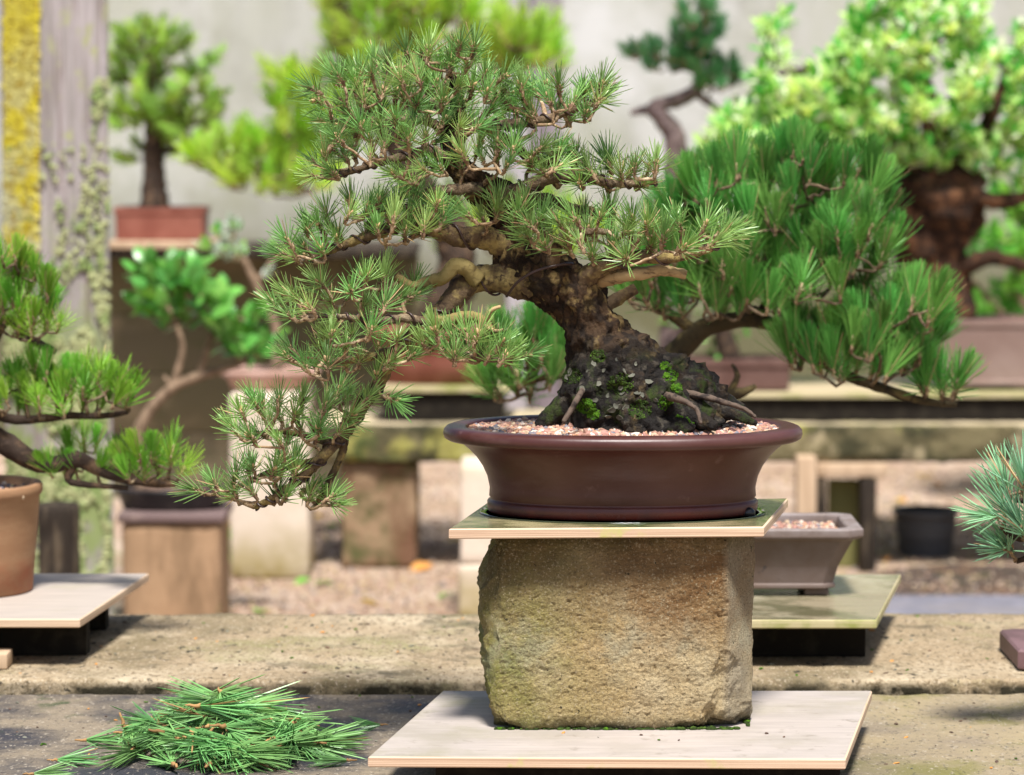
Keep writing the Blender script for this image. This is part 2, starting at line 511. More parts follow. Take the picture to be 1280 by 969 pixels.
m_ply = plywood('pale plywood', (.42, .365, .325), [dict(col=(.22, .21, .10), scale=9, lo=.44, hi=.62, seed=9, axis=[('x', -.07, -.2)], amt=.55), dict(col=(.30, .265, .215), scale=7, lo=.46, hi=.66, seed=13, amt=.75), dict(col=(.22, .19, .15), scale=40, lo=.60, hi=.70, seed=17, amt=.6),
    dict(col=(.2, .15, .1), scale=90, lo=.7, hi=.76, seed=3)])
m_ply_wet = plywood('wet mossy plywood', (.34, .27, .15), [dict(col=(.06, .08, .02), scale=9, lo=.40, hi=.58, seed=3, rough=.05), dict(col=(.40, .34, .18), scale=7, lo=.56, hi=.66, seed=6, rough=.12)], .12)
m_ply_edge = mat('plywood edge', (.62, .46, .32), .7, .3, [dict(col=(.36, .22, .14), scale=1, lo=.46, hi=.6, sv=(2, 2, 620)), dict(col=(.45, .40, .16), scale=18, lo=.6, hi=.7, seed=2)])
m_ply_edge_moss = mat('mossy plywood edge', (.42, .36, .20), .75, .3, [dict(col=(.24, .25, .07), scale=14, lo=.45, hi=.6), dict(col=(.58, .5, .3), scale=1, lo=.5, hi=.62, sv=(2, 2, 500), seed=2)])
m_pot = mat('dark brown unglazed clay', (.056, .0165, .0135), .36, .42, [dict(col=(.14, .085, .075), scale=9, lo=.52, hi=.74, seed=21, sv=(1, 1, 2.5), amt=.5, rough=.55), dict(col=(.085, .034, .029), scale=5, lo=.45, hi=.7, rough=.45), dict(col=(.19, .11, .105), scale=26, lo=.64, hi=.74, seed=4, amt=.5),
    dict(col=(.15, .028, .018), scale=9, lo=.38, hi=.6, seed=6, axis=[('z', .02, .008)], rough=.2)], bump=[(200, .12, .0015), (35, .1, .002)])
m_stone = mat('rough sandstone', (.52, .375, .185), .92, .2, [
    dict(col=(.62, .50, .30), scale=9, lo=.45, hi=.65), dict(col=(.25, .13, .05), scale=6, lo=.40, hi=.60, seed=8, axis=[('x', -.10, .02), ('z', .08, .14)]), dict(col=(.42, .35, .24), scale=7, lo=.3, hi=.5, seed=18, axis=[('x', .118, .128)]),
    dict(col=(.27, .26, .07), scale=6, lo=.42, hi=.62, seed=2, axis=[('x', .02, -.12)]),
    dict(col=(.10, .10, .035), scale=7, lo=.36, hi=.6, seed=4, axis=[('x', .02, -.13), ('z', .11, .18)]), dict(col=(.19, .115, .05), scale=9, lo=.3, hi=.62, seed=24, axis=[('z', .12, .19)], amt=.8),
    dict(col=(.40, .41, .30), scale=19, lo=.52, hi=.62, seed=12, axis=[('z', .17, .12), ('z', .05, .08)], amt=.38),
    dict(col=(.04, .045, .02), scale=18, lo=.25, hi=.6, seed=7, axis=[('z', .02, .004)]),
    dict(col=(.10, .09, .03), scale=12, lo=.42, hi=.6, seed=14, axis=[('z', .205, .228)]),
    dict(col=(.13, .09, .045), scale=300, lo=.52, hi=.64, seed=41, amt=.6, sv=(1, 1, 1.4)), dict(col=(.62, .52, .34), scale=340, lo=.55, hi=.66, seed=43, amt=.55), dict(col=(.045, .04, .022), scale=150, lo=.64, hi=.70, seed=3)], bump=[(330, 1, .005, (1, 1, 1.4)), (70, .35, .005), (800, 1, .003)])
m_bark = mat('old pine bark', (.085, .05, .027), .9, .2, [
    dict(col=(.36, .25, .10), scale=36, lo=.51, hi=.60, amt=.9), dict(col=(.022, .014, .01), scale=85, lo=.62, hi=.46, voronoi=True, sv=(1, 1, .55), amt=.85), dict(col=(.03, .02, .014), scale=48, lo=.53, hi=.64, seed=2),
    dict(col=(.020, .017, .015), scale=22, lo=.22, hi=.52, seed=6, axis=[('z', .125, .085)]), dict(col=(.10, .085, .065), scale=70, lo=.55, hi=.66, seed=16, axis=[('z', .12, .08)]),
    dict(col=(.045, .065, .015), scale=30, lo=.52, hi=.62, seed=8, axis=[('z', .10, .06)]),
    dict(col=(.20, .18, .14), scale=60, lo=.66, hi=.71, seed=11, axis=[('z', .12, .05)])], bump=[(110, 1, .009), (330, .9, .003)])
m_limb = mat('branch bark', (.12, .08, .045), .9, .2, [dict(col=(.32, .24, .09), scale=40, lo=.48, hi=.62), dict(col=(.04, .025, .018), scale=70, lo=.55, hi=.65, seed=2)], bump=[(200, .9, .003)])
m_limb2 = mat('young branch bark', (.17, .115, .07), .9, .2, [dict(col=(.31, .235, .15), scale=60, lo=.5, hi=.62), dict(col=(.05, .035, .025), scale=90, lo=.54, hi=.64, seed=2)], bump=[(260, 1, .004)])
m_lichen_limb = mat('lichen covered branch', (.24, .185, .07), .9, .2, [dict(col=(.10, .07, .03), scale=60, lo=.55, hi=.65)], bump=[(250, .8, .002)])
m_twig = mat('pine twig', (.27, .18, .10), .85, .25, [dict(col=(.50, .385, .25), scale=120, lo=.5, hi=.62), dict(col=(.13, .075, .045), scale=150, lo=.54, hi=.62, seed=4)], bump=[(500, .8, .001)], var=.2)
m_bud = mat('resinous bud', (.46, .31, .16), .6, .3, var=.25)
m_wire = mat('dark training wire', (.045, .022, .018), .4, .5)
m_dead = mat('broken dead wood', (.42, .30, .15), .85, .2, [dict(col=(.14, .09, .05), scale=90, lo=.5, hi=.62, sv=(.4, 1, 1))], bump=[(200, .6, .002)])
m_ndl = mat('pine needle', (.215, .395, .11), .36, .45, var=.3, hue=.02, transl=.22)
m_ndl2 = mat('fresh pine needle', (.30, .47, .14), .36, .45, var=.25, hue=.02, transl=.22)
m_ndl_mid = mat('dark pine needle', (.135, .38, .07), .40, .3, var=.3, hue=.02, transl=.2)
m_ndl_left = mat('lime pine needle', (.225, .47, .045), .42, .3, var=.25, hue=.025, transl=.2)
m_ndl_blue = mat('blue green needle', (.24, .47, .27), .36, .5, var=.15, hue=.02, transl=.15)
m_ndl_lime = mat('yellow green needle', (.46, .66, .09), .5, .2, var=.2, hue=.02, transl=.25)
m_ndl_con = mat('mid green needle', (.38, .58, .10), .5, .2, var=.3, hue=.02, transl=.25)
m_ndl_small = mat('bottle green needle', (.07, .22, .07), .5, .2, var=.25, hue=.02, transl=.2)
m_cut = mat('cut pine needle', (.17, .36, .11), .38, .4, var=.35, hue=.02, transl=.12)
m_cutbase = mat('cut shoot base', (.30, .17, .07), .8, .2, var=.4)
m_moss = mat('bright moss', (.075, .17, .012), .95, .1, [dict(col=(.03, .08, .008), scale=120, lo=.45, hi=.6)], bump=[(400, 1, .003)])
m_darkmoss = mat('dark moss', (.03, .05, .012), .95, .1, [dict(col=(.07, .12, .02), scale=100, lo=.5, hi=.62)], bump=[(300, 1, .003)])
m_flake = mat('grey lichen flake', (.15, .15, .115), .9, .2, [dict(col=(.06, .055, .045), scale=150, lo=.5, hi=.6)], var=.35)
m_root = mat('pale root', (.11, .078, .058), .85, .2, [dict(col=(.035, .026, .022), scale=90, lo=.5, hi=.62)], bump=[(250, .7, .002)])
PEB = [mat('pebble ' + n, c, .85, .2) for n, c in (('pink', (.44, .27, .20)), ('tan', (.50, .37, .25)), ('rose', (.40, .21, .17)), ('pale', (.60, .50, .42)), ('brown', (.30, .16, .12)), ('rust', (.46, .25, .15)))] + [mat('pebble grey', (.17, .16, .18), .7, .3)]
m_clay_grey = mat('grey brown clay', (.125, .085, .066), .6, .35, [dict(col=(.16, .12, .105), scale=8, lo=.5, hi=.66), dict(col=(.06, .05, .05), scale=60, lo=.66, hi=.7, seed=3), dict(col=(.24, .20, .19), scale=20, lo=.35, hi=.6, seed=6, axis=[('z', .085, .097)])], bump=[(120, .2, .002)])
m_terra = mat('terracotta', (.27, .145, .075), .75, .25, [dict(col=(.33, .195, .105), scale=7, lo=.45, hi=.65, sv=(1, 1, 3)), dict(col=(.30, .10, .05), scale=10, lo=.4, hi=.6, seed=4, axis=[('z', .055, .03)])], bump=[(150, .25, .002)])
m_bark2 = mat('dark bark', (.045, .03, .022), .9, .2, [dict(col=(.14, .085, .05), scale=45, lo=.5, hi=.64)], bump=[(150, .9, .004)])
m_bark_y = mat('mossy trunk bark', (.065, .048, .025), .9, .2, [dict(col=(.16, .12, .05), scale=30, lo=.54, hi=.62), dict(col=(.04, .03, .02), scale=50, lo=.52, hi=.6, seed=3)], bump=[(130, .9, .004)])
m_post = mat('grey weathered post', (.29, .26, .245), .9, .15, [
    dict(col=(.44, .39, .39), scale=5, lo=.45, hi=.62, sv=(9, 9, .35)), dict(col=(.17, .12, .11), scale=7, lo=.52, hi=.66, seed=3, sv=(10, 10, .3)),
    dict(col=(.36, .36, .2), scale=16, lo=.58, hi=.66, seed=5, sv=(2.2, 2.2, 1)),
    dict(col=(.23, .28, .11), scale=11, lo=.44, hi=.56, seed=8, axis=[('z', 1.02, .60)])], bump=[(60, .6, .008, (5, 5, .5))])
m_lichen = mat('yellow lichen crust', (.62, .53, .05), .95, .1, [dict(col=(.50, .48, .28), scale=12, lo=.42, hi=.56, axis=[('z', 1.5, 1.05)]), dict(col=(.34, .24, .03), scale=40, lo=.5, hi=.64, seed=3)], bump=[(90, 1, .01)])
m_lichen_g = mat('pale green lichen crust', (.42, .44, .22), .95, .1, [dict(col=(.22, .30, .10), scale=25, lo=.48, hi=.6)], bump=[(90, 1, .01)])
m_ped = mat('brown wooden pedestal', (.36, .23, .135), .85, .2, [dict(col=(.22, .14, .08), scale=7, lo=.45, hi=.65, sv=(3, 3, .6)), dict(col=(.14, .13, .05), scale=5, lo=.52, hi=.64, seed=4)], bump=[(80, .4, .005)])
m_ped_top = mat('dark pedestal cap', (.15, .10, .095), .6, .4, [dict(col=(.24, .17, .15), scale=14, lo=.5, hi=.65)])
m_black = mat('black glazed tray', (.012, .011, .013), .3, .5, [dict(col=(.04, .035, .035), scale=20, lo=.5, hi=.7)])
m_cream = mat('cream stone pedestal', (.62, .52, .42), .9, .15, [dict(col=(.48, .40, .28), scale=5, lo=.45, hi=.65), dict(col=(.30, .24, .10), scale=6, lo=.35, hi=.6, seed=5, axis=[('z', .16, .02)])], bump=[(60, .3, .006)])
m_pinkpot = mat('pinkish clay pot', (.45, .29, .24), .8, .2, [dict(col=(.34, .2, .15), scale=12, lo=.45, hi=.65)])
m_redpot = mat('brick red clay', (.20, .062, .042), .6, .3, [dict(col=(.27, .10, .07), scale=9, lo=.45, hi=.65)])
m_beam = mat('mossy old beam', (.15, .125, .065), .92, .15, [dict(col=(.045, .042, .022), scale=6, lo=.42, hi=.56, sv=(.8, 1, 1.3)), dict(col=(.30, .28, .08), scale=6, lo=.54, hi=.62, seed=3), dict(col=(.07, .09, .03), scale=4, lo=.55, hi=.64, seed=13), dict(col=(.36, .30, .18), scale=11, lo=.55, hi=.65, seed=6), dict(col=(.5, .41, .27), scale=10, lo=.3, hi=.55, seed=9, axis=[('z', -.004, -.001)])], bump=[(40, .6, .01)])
m_leg = mat('rusty brown stone leg', (.28, .19, .115), .92, .15, [dict(col=(.10, .10, .04), scale=7, lo=.48, hi=.6), dict(col=(.16, .085, .05), scale=5, lo=.5, hi=.66, seed=4, sv=(2, 2, .6))], bump=[(50, .6, .01)])
m_palewood = mat('pale timber', (.50, .36, .24), .85, .2, [dict(col=(.4, .28, .18), scale=6, lo=.45, hi=.62, sv=(6, 6, .5))])
m_darkwood = mat('dark timber', (.03, .022, .016), .85, .2, [dict(col=(.10, .075, .05), scale=9, lo=.5, hi=.62, sv=(5, 5, .6))], bump=[(60, .6, .01, (4, 4, .4))])
m_shade_rail = mat('shade rail', (.016, .013, .010), .9, .1, [dict(col=(.03, .025, .018), scale=30, lo=.5, hi=.65)])  # near-black colour stands in for the deep shade under the boards
m_mossboard = mat('mossy board', (.20, .19, .07), .9, .15, [dict(col=(.30, .26, .12), scale=9, lo=.5, hi=.64)])
m_plastic = mat('dark grey plastic pot', (.095, .095, .10), .55, .4)
m_brownpot = mat('grey brown glazed pot', (.22, .145, .12), .5, .4, [dict(col=(.28, .2, .17), scale=6, lo=.45, hi=.65)])
m_leaf_y = mat('yellow green leaf', (.54, .70, .20), .45, .4, transl=.3, var=.25, hue=.025)
m_leaf_w = mat('cream variegated leaf', (.72, .78, .55), .45, .4, transl=.25, var=.15)
m_leaf_g = mat('glossy green leaf', (.12, .33, .06), .3, .5, transl=.22, var=.35, hue=.02)
m_leaf_b = mat('background green leaf', (.17, .43, .06), .5, .3, transl=.3, var=.3, hue=.03)
m_leaf_grey = mat('grey green leaf', (.34, .42, .34), .4, .5, transl=.25, var=.3, hue=.02)
m_trunk_r = mat('reddish gnarled bark', (.05, .026, .016), .92, .15, [dict(col=(.17, .08, .04), scale=26, lo=.5, hi=.62), dict(col=(.02, .013, .01), scale=30, lo=.52, hi=.62, seed=4)], bump=[(60, 1, .012)])
m_trunk_p = mat('grey plum bark', (.16, .115, .11), .9, .2, [dict(col=(.09, .06, .06), scale=40, lo=.48, hi=.6)])
m_branch_pale = mat('pale tan bark', (.26, .18, .12), .9, .2, [dict(col=(.15, .10, .065), scale=40, lo=.48, hi=.6)])
m_fallen_y = mat('yellow fallen leaf', (.62, .42, .03), .6, .3, transl=.2, var=.2)
m_fallen_o = mat('orange fallen leaf', (.52, .24, .06), .6, .3, transl=.2, var=.2)
m_soilpot = mat('potting soil', (.10, .065, .05), .95, .1, [dict(col=(.22, .14, .10), scale=60, lo=.5, hi=.62)], bump=[(200, 1, .004)])
m_wallpost = mat('plum grey wall pier', (.26, .22, .24), .9, .15, [dict(col=(.17, .14, .16), scale=4, lo=.45, hi=.65, sv=(4, 4, .4))])

# ================================================================== SETTING
g = MB(); g.add([(-400, -200, 0), (400, -200, 0), (400, 600, 0), (-400, 600, 0)], [(0, 1, 2, 3)], 0, False)
struct('ground', g, m_ground)
g = MB()
pa = [Wz(u, v, .006) for u, v in ((1075, 748), (1180, 752), (1330, 750), (1430, 742), (1430, 702), (1310, 708), (1190, 704), (1105, 712))]
g.add(pa, [tuple(range(8))], 0, False)
struct('dark_patch', g, m_dark_patch)  # flat, darker, irregular patch laid just over the ground
g = MB()
a, b, c, d = [Wz(u, v, .03) for u, v in ((1045, 790), (1500, 790), (1500, 744), (1085, 744))]
g.prism([a, b, c, d], .035, 0)
struct('paving_path', g, m_paving)

ZB, ZF, ZR = .50, .45, .468
# concrete wall
YW = 11.6
wall = thing('concrete_wall', 'tall pale grey rendered wall with damp stains, behind all the bonsai', 'wall', (0, YW, 0))
mb = MB(); mb.rough((-9, YW, 0), (9, YW + .25, 2.6), (60, 2, 12), rnd=.02); part('wall_panel', mb, m_wall, wall)
mb = MB(); c0 = W(688, 60, YW); mb.box((c0.x - .065, YW - .05, 0), (c0.x + .04, YW - .002, 2.5), 0, .008); part('pier', mb, m_wallpost, wall)
mb = MB(); c0 = W(655, 60, YW); mb.box((c0.x - .06, YW - .03, 0), (c0.x + .012, YW - .003, 2.5), 0, .006); part('pier', mb, mat('pale lilac pier', (.42, .39, .41), .9, .1, [dict(col=(.34, .31, .33), scale=3, lo=.45, hi=.65)]), wall)

# ------------------------------------------------------------------ foreground bench of two slabs
bench = thing('stone_bench', 'low foreground bench of two worn concrete slabs, the rear one a step higher', 'bench', (0, 4.5, 0))
yf = Wz(640, 850, ZR).y; yb = Wz(640, 767, ZR).y
def slabfn(seed, amp, edge):
    def fn(p, n):
        k = noise.fractal(p * 14 + Vector((seed, 0, 0)), 1.0, 2.0, 4) * amp
        k2 = noise.fractal(p * 60 + Vector((seed, 9, 0)), .9, 2.0, 4) * amp * .55
        q = p.copy()
        e = edge if n.y < -.2 else (edge * .5 if abs(n.y) > .2 else .25)
        q += n * (k + k2) * e
        return q
    return fn
mb = MB(); mb.rough((-1.7, yf, ZR - .07), (1.7, yb, ZR), (420, 46, 8), rnd=.006, fn=slabfn(3, .007, 1.0), mi=0)
o = part('slab', mb, m_slab_r, bench, label='rear slab, tan and a step higher, dark moss along its front edge')
mb = MB(); mb.rough((-1.7, yf - .66, ZF - .07), (1.7, yf - .004, ZF), (300, 60, 4), rnd=.006, fn=slabfn(8, .006, 1.0))
part('slab', mb, m_slab_f, bench, label='front slab, blackened and wet')
for x in (-1.2, 0.1, 1.25):
    mb = MB(); mb.box((x - .14, yf - .5, 0), (x + .14, yb - .1, ZF - .072), 0, .01); part('support', mb, m_leg, bench)

# slab materials are laid out in the part's own space, whose origin is the bench base (y = 4.5): shift masks accordingly
for ob in bench.children:
    ob.data.transform(Matrix.Translation((0, 0, 0)))

# ------------------------------------------------------------------ main stand: board, stone, board, pot
quad = [Wz(460, 946, ZB), Wz(1057, 949, ZB), Wz(1090, 863.5, ZB), Wz(553, 863.5, ZB)]
cq = sum(quad, Vector()) / 4
bb = thing('plywood_board', 'large pale plywood board on the front slab beneath the sandstone block', 'board', (cq.x, cq.y, ZB - .012))
mb = MB(); mb.prism(quad, .012, 0, 1); part('panel', mb, [m_ply, m_ply_edge], bb)
for y in (-.13, .13):  # wide supports, coloured near black to paint the shade below the board
    mb = MB(); mb.box((cq.x - .23, cq.y + y - .02, ZF + .0035), (cq.x + .23, cq.y + y + .02, ZB - .0125)); part('shade_batten', mb, m_shade_rail, bb)

YS = Wz(778, 913, ZB).y
ZU = .742
xl, xr = W(606, 800, YS).x, W(944, 800, YS).x
ys2 = YS + .23
stone = thing('stone_block', 'rough squared sandstone block with a mossy broken left side, between the two plywood boards', 'stone', ((xl + xr) / 2, (YS + ys2) / 2, ZB))
zt = ZU - .0125
def stonefn(p, n):
    q = p.copy()
    zz = (p.z - ZB) / (zt - ZB)
    cx = (xl + xr) / 2
    # broken left flank: bulges in the middle, cut back at the top and foot
    if n.x < -.2:
        bul = -.006 * math.exp(-((zz - .62) / .3) ** 2) + .026 * max(0, zz - .72) / .28 + .012 * max(0, .26 - zz) / .26
        q.x += bul + noise.fractal(Vector((p.x * 8, p.y * 24, p.z * 30)), 1, 2, 4) * .010
    big = noise.fractal(q * 9 + Vector((4, 0, 0)), 1, 2, 3) * .0035
    mid = noise.fractal(q * 42, .9, 2, 4) * .0022 - max(0, noise.noise(q * 130 + Vector((7, 3, 1))) - .42) * .006
    fine = noise.fractal(Vector((q.x * 190, q.y * 190, q.z * 260)), .8, 2, 3) * .0009
    q += n * (big + mid + fine)
    # chamfered right front corner with a broken foot
    def cut(nv, c):
        nonlocal q
        dd = q.dot(nv) - c
        if dd > 0: q = q - nv * dd * .97
    nv = Vector((.80, -.60, 0)); e = Vector((xr, YS, 0)).dot(nv)
    cut(nv, e - .026 - .003 * noise.noise(q * 30))
    nv = Vector((.50, -.85, -.16)).normalized()
    e = Vector((xr - .02, YS, ZB + .13)).dot(nv)
    brk = noise.fractal(q * 38 + Vector((2, 5, 1)), 1, 2, 4)
    if zz < .56: cut(nv, e - .004 + .006 * brk)
    nv = Vector((.35, -.6, -.72)).normalized()
    e = Vector((xr, YS, ZB)).dot(nv)
    cut(nv, e - .034 + .010 * brk)
    nv = Vector((-.6, -.5, -.62)).normalized(); e = Vector((xl, YS, ZB)).dot(nv)
    cut(nv, e - .028 + .008 * brk)
    nv = Vector((-.72, -.69, 0)); e = Vector((xl, YS, 0)).dot(nv)
    cut(nv, e - .012 + .008 * noise.fractal(q * 26, 1, 2, 3))
    q.z = max(q.z, ZB + .0006)
    q.z = min(q.z, zt - .0002)
    return q
mb = MB(); mb.rough((xl, YS, ZB), (xr, ys2, zt), (250, 80, 180), rnd=.010, fn=stonefn)
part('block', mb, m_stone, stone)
mb = MB(); rr = random.Random(5)       # moss fringe round the foot
for i in range(260):
    t = rr.random()
    p = Vector((xl + .012 + t * (xr - xl - .03), YS + .004 + rr.uniform(-.002, .004), ZB + .001)) if rr.random() < .8 else Vector((xr - .006, YS + .02 + t * .18, ZB + .001))
    v, f = pebble(rr); s = rr.uniform(.0012, .0035)
    mb.add(v, f, rr.random() < .07, True, Matrix.Translation(p) @ Matrix.Diagonal((s * 1.5, s, s, 1)))
mb.m = [int(x) for x in mb.m]
part('moss_fringe', mb, [m_darkmoss, m_moss], stone, kind='stuff')

quad = [Wz(561, 661, ZU), Wz(955, 658.5, ZU), Wz(985, 623, ZU), Wz(607, 629, ZU)]
cq = sum(quad, Vector()) / 4
ub = thing('plywood_board', 'wet plywood board on top of the stone block, under the brown oval pot', 'board', (cq.x, cq.y, ZU - .012))
mb = MB(); mb.prism(quad, .012, 0, 1); part('panel', mb, [m_ply_wet, m_ply_edge], ub)

YP = 3.985
pc = W(778, 640, YP); pc.z = ZU + .0005
pot = thing('bonsai_pot', 'dark brown unglazed oval pot with a wide flared rim holding the main pine', 'pot', pc)
# rim top z: v=533 at the pot's centre depth
HP = W(778, 531, YP).z - pc.z
hs = HP / .104
prof = [(.150, .0), (.159, .001), (.1612, .004), (.1615, .0135), (.1600, .0155), (.1578, .0165), (.1578, .0185), (.1592, .020), (.1585, .030), (.1615, .044), (.1670, .056), (.1745, .067), (.1835, .0765), (.1920, .0835), (.2005, .0868),
        (.2085, .0875), (.2125, .0900), (.2140, .0945), (.2133, .0990), (.2105, .1022), (.2060, .1038), (.2000, .1040), (.1900, .1037), (.1872, .1025), (.1860, .100), (.184, .085), (.10, .082)]
def lobed(mbx, prof, **k): mbx.lathe([(r, z * hs) for r, z in prof], pc, sx=lambda r: r, sy=lambda r: max(.01, r - .062), seg=128, expo=2.15, **k)
mb = MB(); lobed(mb, prof); part('body', mb, m_pot, pot)
mb = MB()      # drainage notch in the foot ring, right
nd = W(938, 640, YP - .05)
for xx, yy in ((.1475, -.0330),):
    mb.lathe([(.008, 0), (.008, .005), (.006, .008), (.003, .010), (.0005, .0105)], (pc.x + xx, pc.y + yy - .0115, pc.z + .0003), seg=16, sy=lambda r: r * .8)
part('drain_notch', mb, m_black, pot)
mb = MB()      # puddle left on the wet board round the foot
ring = []
mb.lathe([(.163, .0), (.170, .0012), (.171, 0.0)], pc - Vector((0, 0, .0003)), sy=lambda r: r - .062 + .004 * 1, seg=96, expo=2.15)
solo('puddle', mb, mat('thin water film', (.05, .06, .03), .03, .6), 'thin film of water pooled on the upper board around the pot foot', 'puddle', kind='stuff')

SOIL = pc.z + .0985 * hs
def in_pot(rr):
    a = rr.uniform(0, 2 * pi); r = sqrt(rr.random())
    x, y = cos(a) * r * .184, sin(a) * r * .122
    h = .010 * math.exp(-((x + .0) ** 2 / .010 + y * y / .005))
    return Vector((pc.x + x, pc.y + y, SOIL + h + rr.uniform(-.0025, .001)))
mb = MB(); gravel(mb, 4600, in_pot, .0048, random.Random(11), 7)
mb.lathe([(.186, -.012), (.184, -.002), (.09, .004), (.02, .006)], (pc.x, pc.y, SOIL - .002), sy=lambda r: max(.01, r - .062), seg=64, mi=7)
solo('gravel', mb, PEB + [m_soilpot], 'pink and tan grit covering the soil in the brown oval pot', 'gravel', kind='stuff')

# ================================================================== MAIN PINE
YT = 3.98
def T(u, v, dy=0.0): return W(u, v, YT + dy)
def TP(u, v, r, dy=0.0): return (T(u, v, dy), px(r, YT))
base = T(785, 522); base.z = SOIL
pine = thing('pine_bonsai', 'old wired pine bonsai with gnarled leaning trunk, in the brown oval pot', 'bonsai tree', base)
tp, tr = spline([TP(802, 548, 138), TP(796, 524, 116), TP(785, 503, 95), TP(772, 480, 76), TP(760, 452, 59), TP(748, 428, 41), TP(735, 400, 33), TP(722, 376, 35), TP(700, 357, 35), TP(672, 345, 30), TP(650, 330, 27, .01), TP(640, 305, 24, .015),
                 TP(638, 275, 22, .015), TP(625, 248, 21, .01), TP(598, 233, 19, .005), TP(574, 210, 15), TP(563, 183, 12, -.005), TP(568, 160, 10), TP(572, 130, 7), TP(566, 95, 4)], .0030)
def lob(t, a):
    k = max(0, 1 - t / .17)
    # the flare spreads to the right with root ridges, flatter front to back
    return 1 + k * (.10 * sin(3 * a + 1.2) + .06 * sin(7 * a + 2)) - .50 * k * abs(cos(a)) ** 2
mb = MB(); mb.tube(tp, tr, 120, 0, bark=.26, bscale=62, lobes=lob, fine=.0085)
trunk = part('trunk', mb, m_bark, pine)
nodes = [(p, r) for p, r in zip(tp, tr)][len(tp) // 3:]
def branch(pts, mm=None, bark=.22, seg=16, name='branch', keep=True, wire=0, label=None):
    p, r = spline([TP(*q) for q in pts], .003)
    if mm is m_twig: r = [x * .78 for x in r]; mm = m_limb2
    mbx = MB(); mbx.tube(p, r, seg, 0, bark=bark, bscale=150, seed=len(nodes) % 17, fine=min(.003, r[0] * .35) if bark > .15 else 0)
    o = part(name, mbx, mm or m_limb, pine, label=label)
    if keep: nodes.extend(zip(p, r))
    if wire:
        mw = MB(); wp = []; n = len(p); a = 0
        nx = Vector((0, -1, 0))
        for i in range(n - 1):
            t = (p[i + 1] - p[i]).normalized(); nx = (nx - t * nx.dot(t)).normalized(); b = t.cross(nx)
            for s in range(4):
                a += wire * .6 * (p[i + 1] - p[i]).length / max(r[i], .002)
                q = p[i] + (p[i + 1] - p[i]) * s / 4
                wp.append(q + (nx * cos(a) + b * sin(a)) * (r[i] * 1.08 + .0011))
        mw.tube(wp, [.0014] * len(wp), 6, 0)
        part('wire', mw, m_wire, o)
    return o
# low left limb that drops into the trailing tail
branch([(700, 357, 30), (660, 352, 23), (625, 348, 19), (595, 350, 16), (575, 362, 15, -.01), (556, 387, 13, -.02), (536, 405, 12, -.03), (512, 420, 10, -.03), (490, 445, 9, -.03), (472, 480, 9, -.02), (452, 508, 9, -.02), (430, 540, 8, -.01), (408, 566, 7, -.02), (378, 596, 6, -.02), (345, 620, 4, -.02), (318, 634, 3)], wire=.55)
branch([(430, 540, 6), (428, 565, 5), (412, 600, 4), (395, 632, 3)])
branch([(415, 555, 6), (385, 545, 4, .02), (345, 540, 3, .02), (310, 545, 2, .02)])
branch([(400, 575, 5), (340, 590, 4, .02), (295, 610, 3, .03)])
branch([(595, 350, 11, -.015), (583, 336, 10, -.025), (568, 332, 9, -.03), (556, 346, 9, -.03), (538, 352, 8, -.025), (515, 358, 6, -.03), (495, 345, 5, -.03)], m_lichen_limb, label='yellow lichened loop of branch')
branch([(536, 405, 9, -.03), (560, 402, 8, -.05), (590, 396, 7, -.06), (612, 408, 5, -.07), (640, 445, 3, -.08)], m_lichen_limb)
branch([(612, 405, 3.4, -.07), (610, 395, 3, -.075), (616, 387, 2.6, -.08), (626, 383, 2, -.08)], m_dead, bark=.1, seg=8, name='dead_twig', keep=False)
branch([(604, 405, 3.4, -.07), (618, 414, 2.8, -.08), (631, 412, 1.8, -.085)], m_dead, bark=.1, seg=8, name='dead_twig', keep=False)
branch([(536, 405, 9, -.03), (505, 398, 7, -.05), (470, 402, 6, -.06), (430, 396, 4, -.06), (385, 396, 3, -.06)], m_twig, wire=.6)
branch([(490, 440, 7, -.03), (450, 448, 5, -.05), (405, 452, 3, -.05)])
branch([(530, 410, 8, -.03), (555, 432, 6, -.06), (600, 447, 5, -.08), (640, 452, 3, -.08)], m_twig)
# second left limb
branch([(645, 318, 18, .01), (610, 298, 15, .0), (575, 296, 13, -.01), (545, 288, 10, -.02), (510, 280, 8, -.03), (470, 292, 7, -.03), (430, 306, 5, -.03), (385, 325, 3, -.03)], wire=.5)
branch([(560, 290, 8, -.01), (520, 262, 6, -.03), (480, 262, 4, -.03), (440, 275, 3, -.03)], m_twig)
# right low limb
branch([(718, 372, 17), (735, 345, 13, -.02), (760, 330, 10, -.03), (800, 322, 8, -.03), (845, 322, 6, -.04), (885, 312, 4, -.04), (908, 300, 3, -.04)], wire=.4)
branch([(690, 330, 12, -.02), (700, 300, 8, -.04), (720, 290, 6, -.05), (760, 290, 4, -.05)], m_twig)
branch([(745, 352, 10, 0), (775, 345, 9, -.02), (800, 342, 8, -.02), (830, 338, 7, -.02), (858, 344, 5, -.02)], m_dead, name='dead_stub', keep=False, label='broken grey dead branch stub')
branch([(752, 385, 9, .02), (775, 372, 8, .03), (795, 360, 6, .03)], keep=False)
# middle right limb
branch([(625, 248, 15), (655, 235, 12, -.02), (690, 222, 10, -.03), (730, 222, 8, -.03), (775, 230, 6, -.03), (822, 228, 3, -.03)], m_twig, wire=.55)
branch([(640, 262, 12, -.01), (680, 250, 9, .02), (720, 262, 6, .03), (770, 268, 4, .03)])
branch([(600, 235, 11, -.01), (560, 238, 8, -.03), (520, 240, 5, -.04)], m_twig)
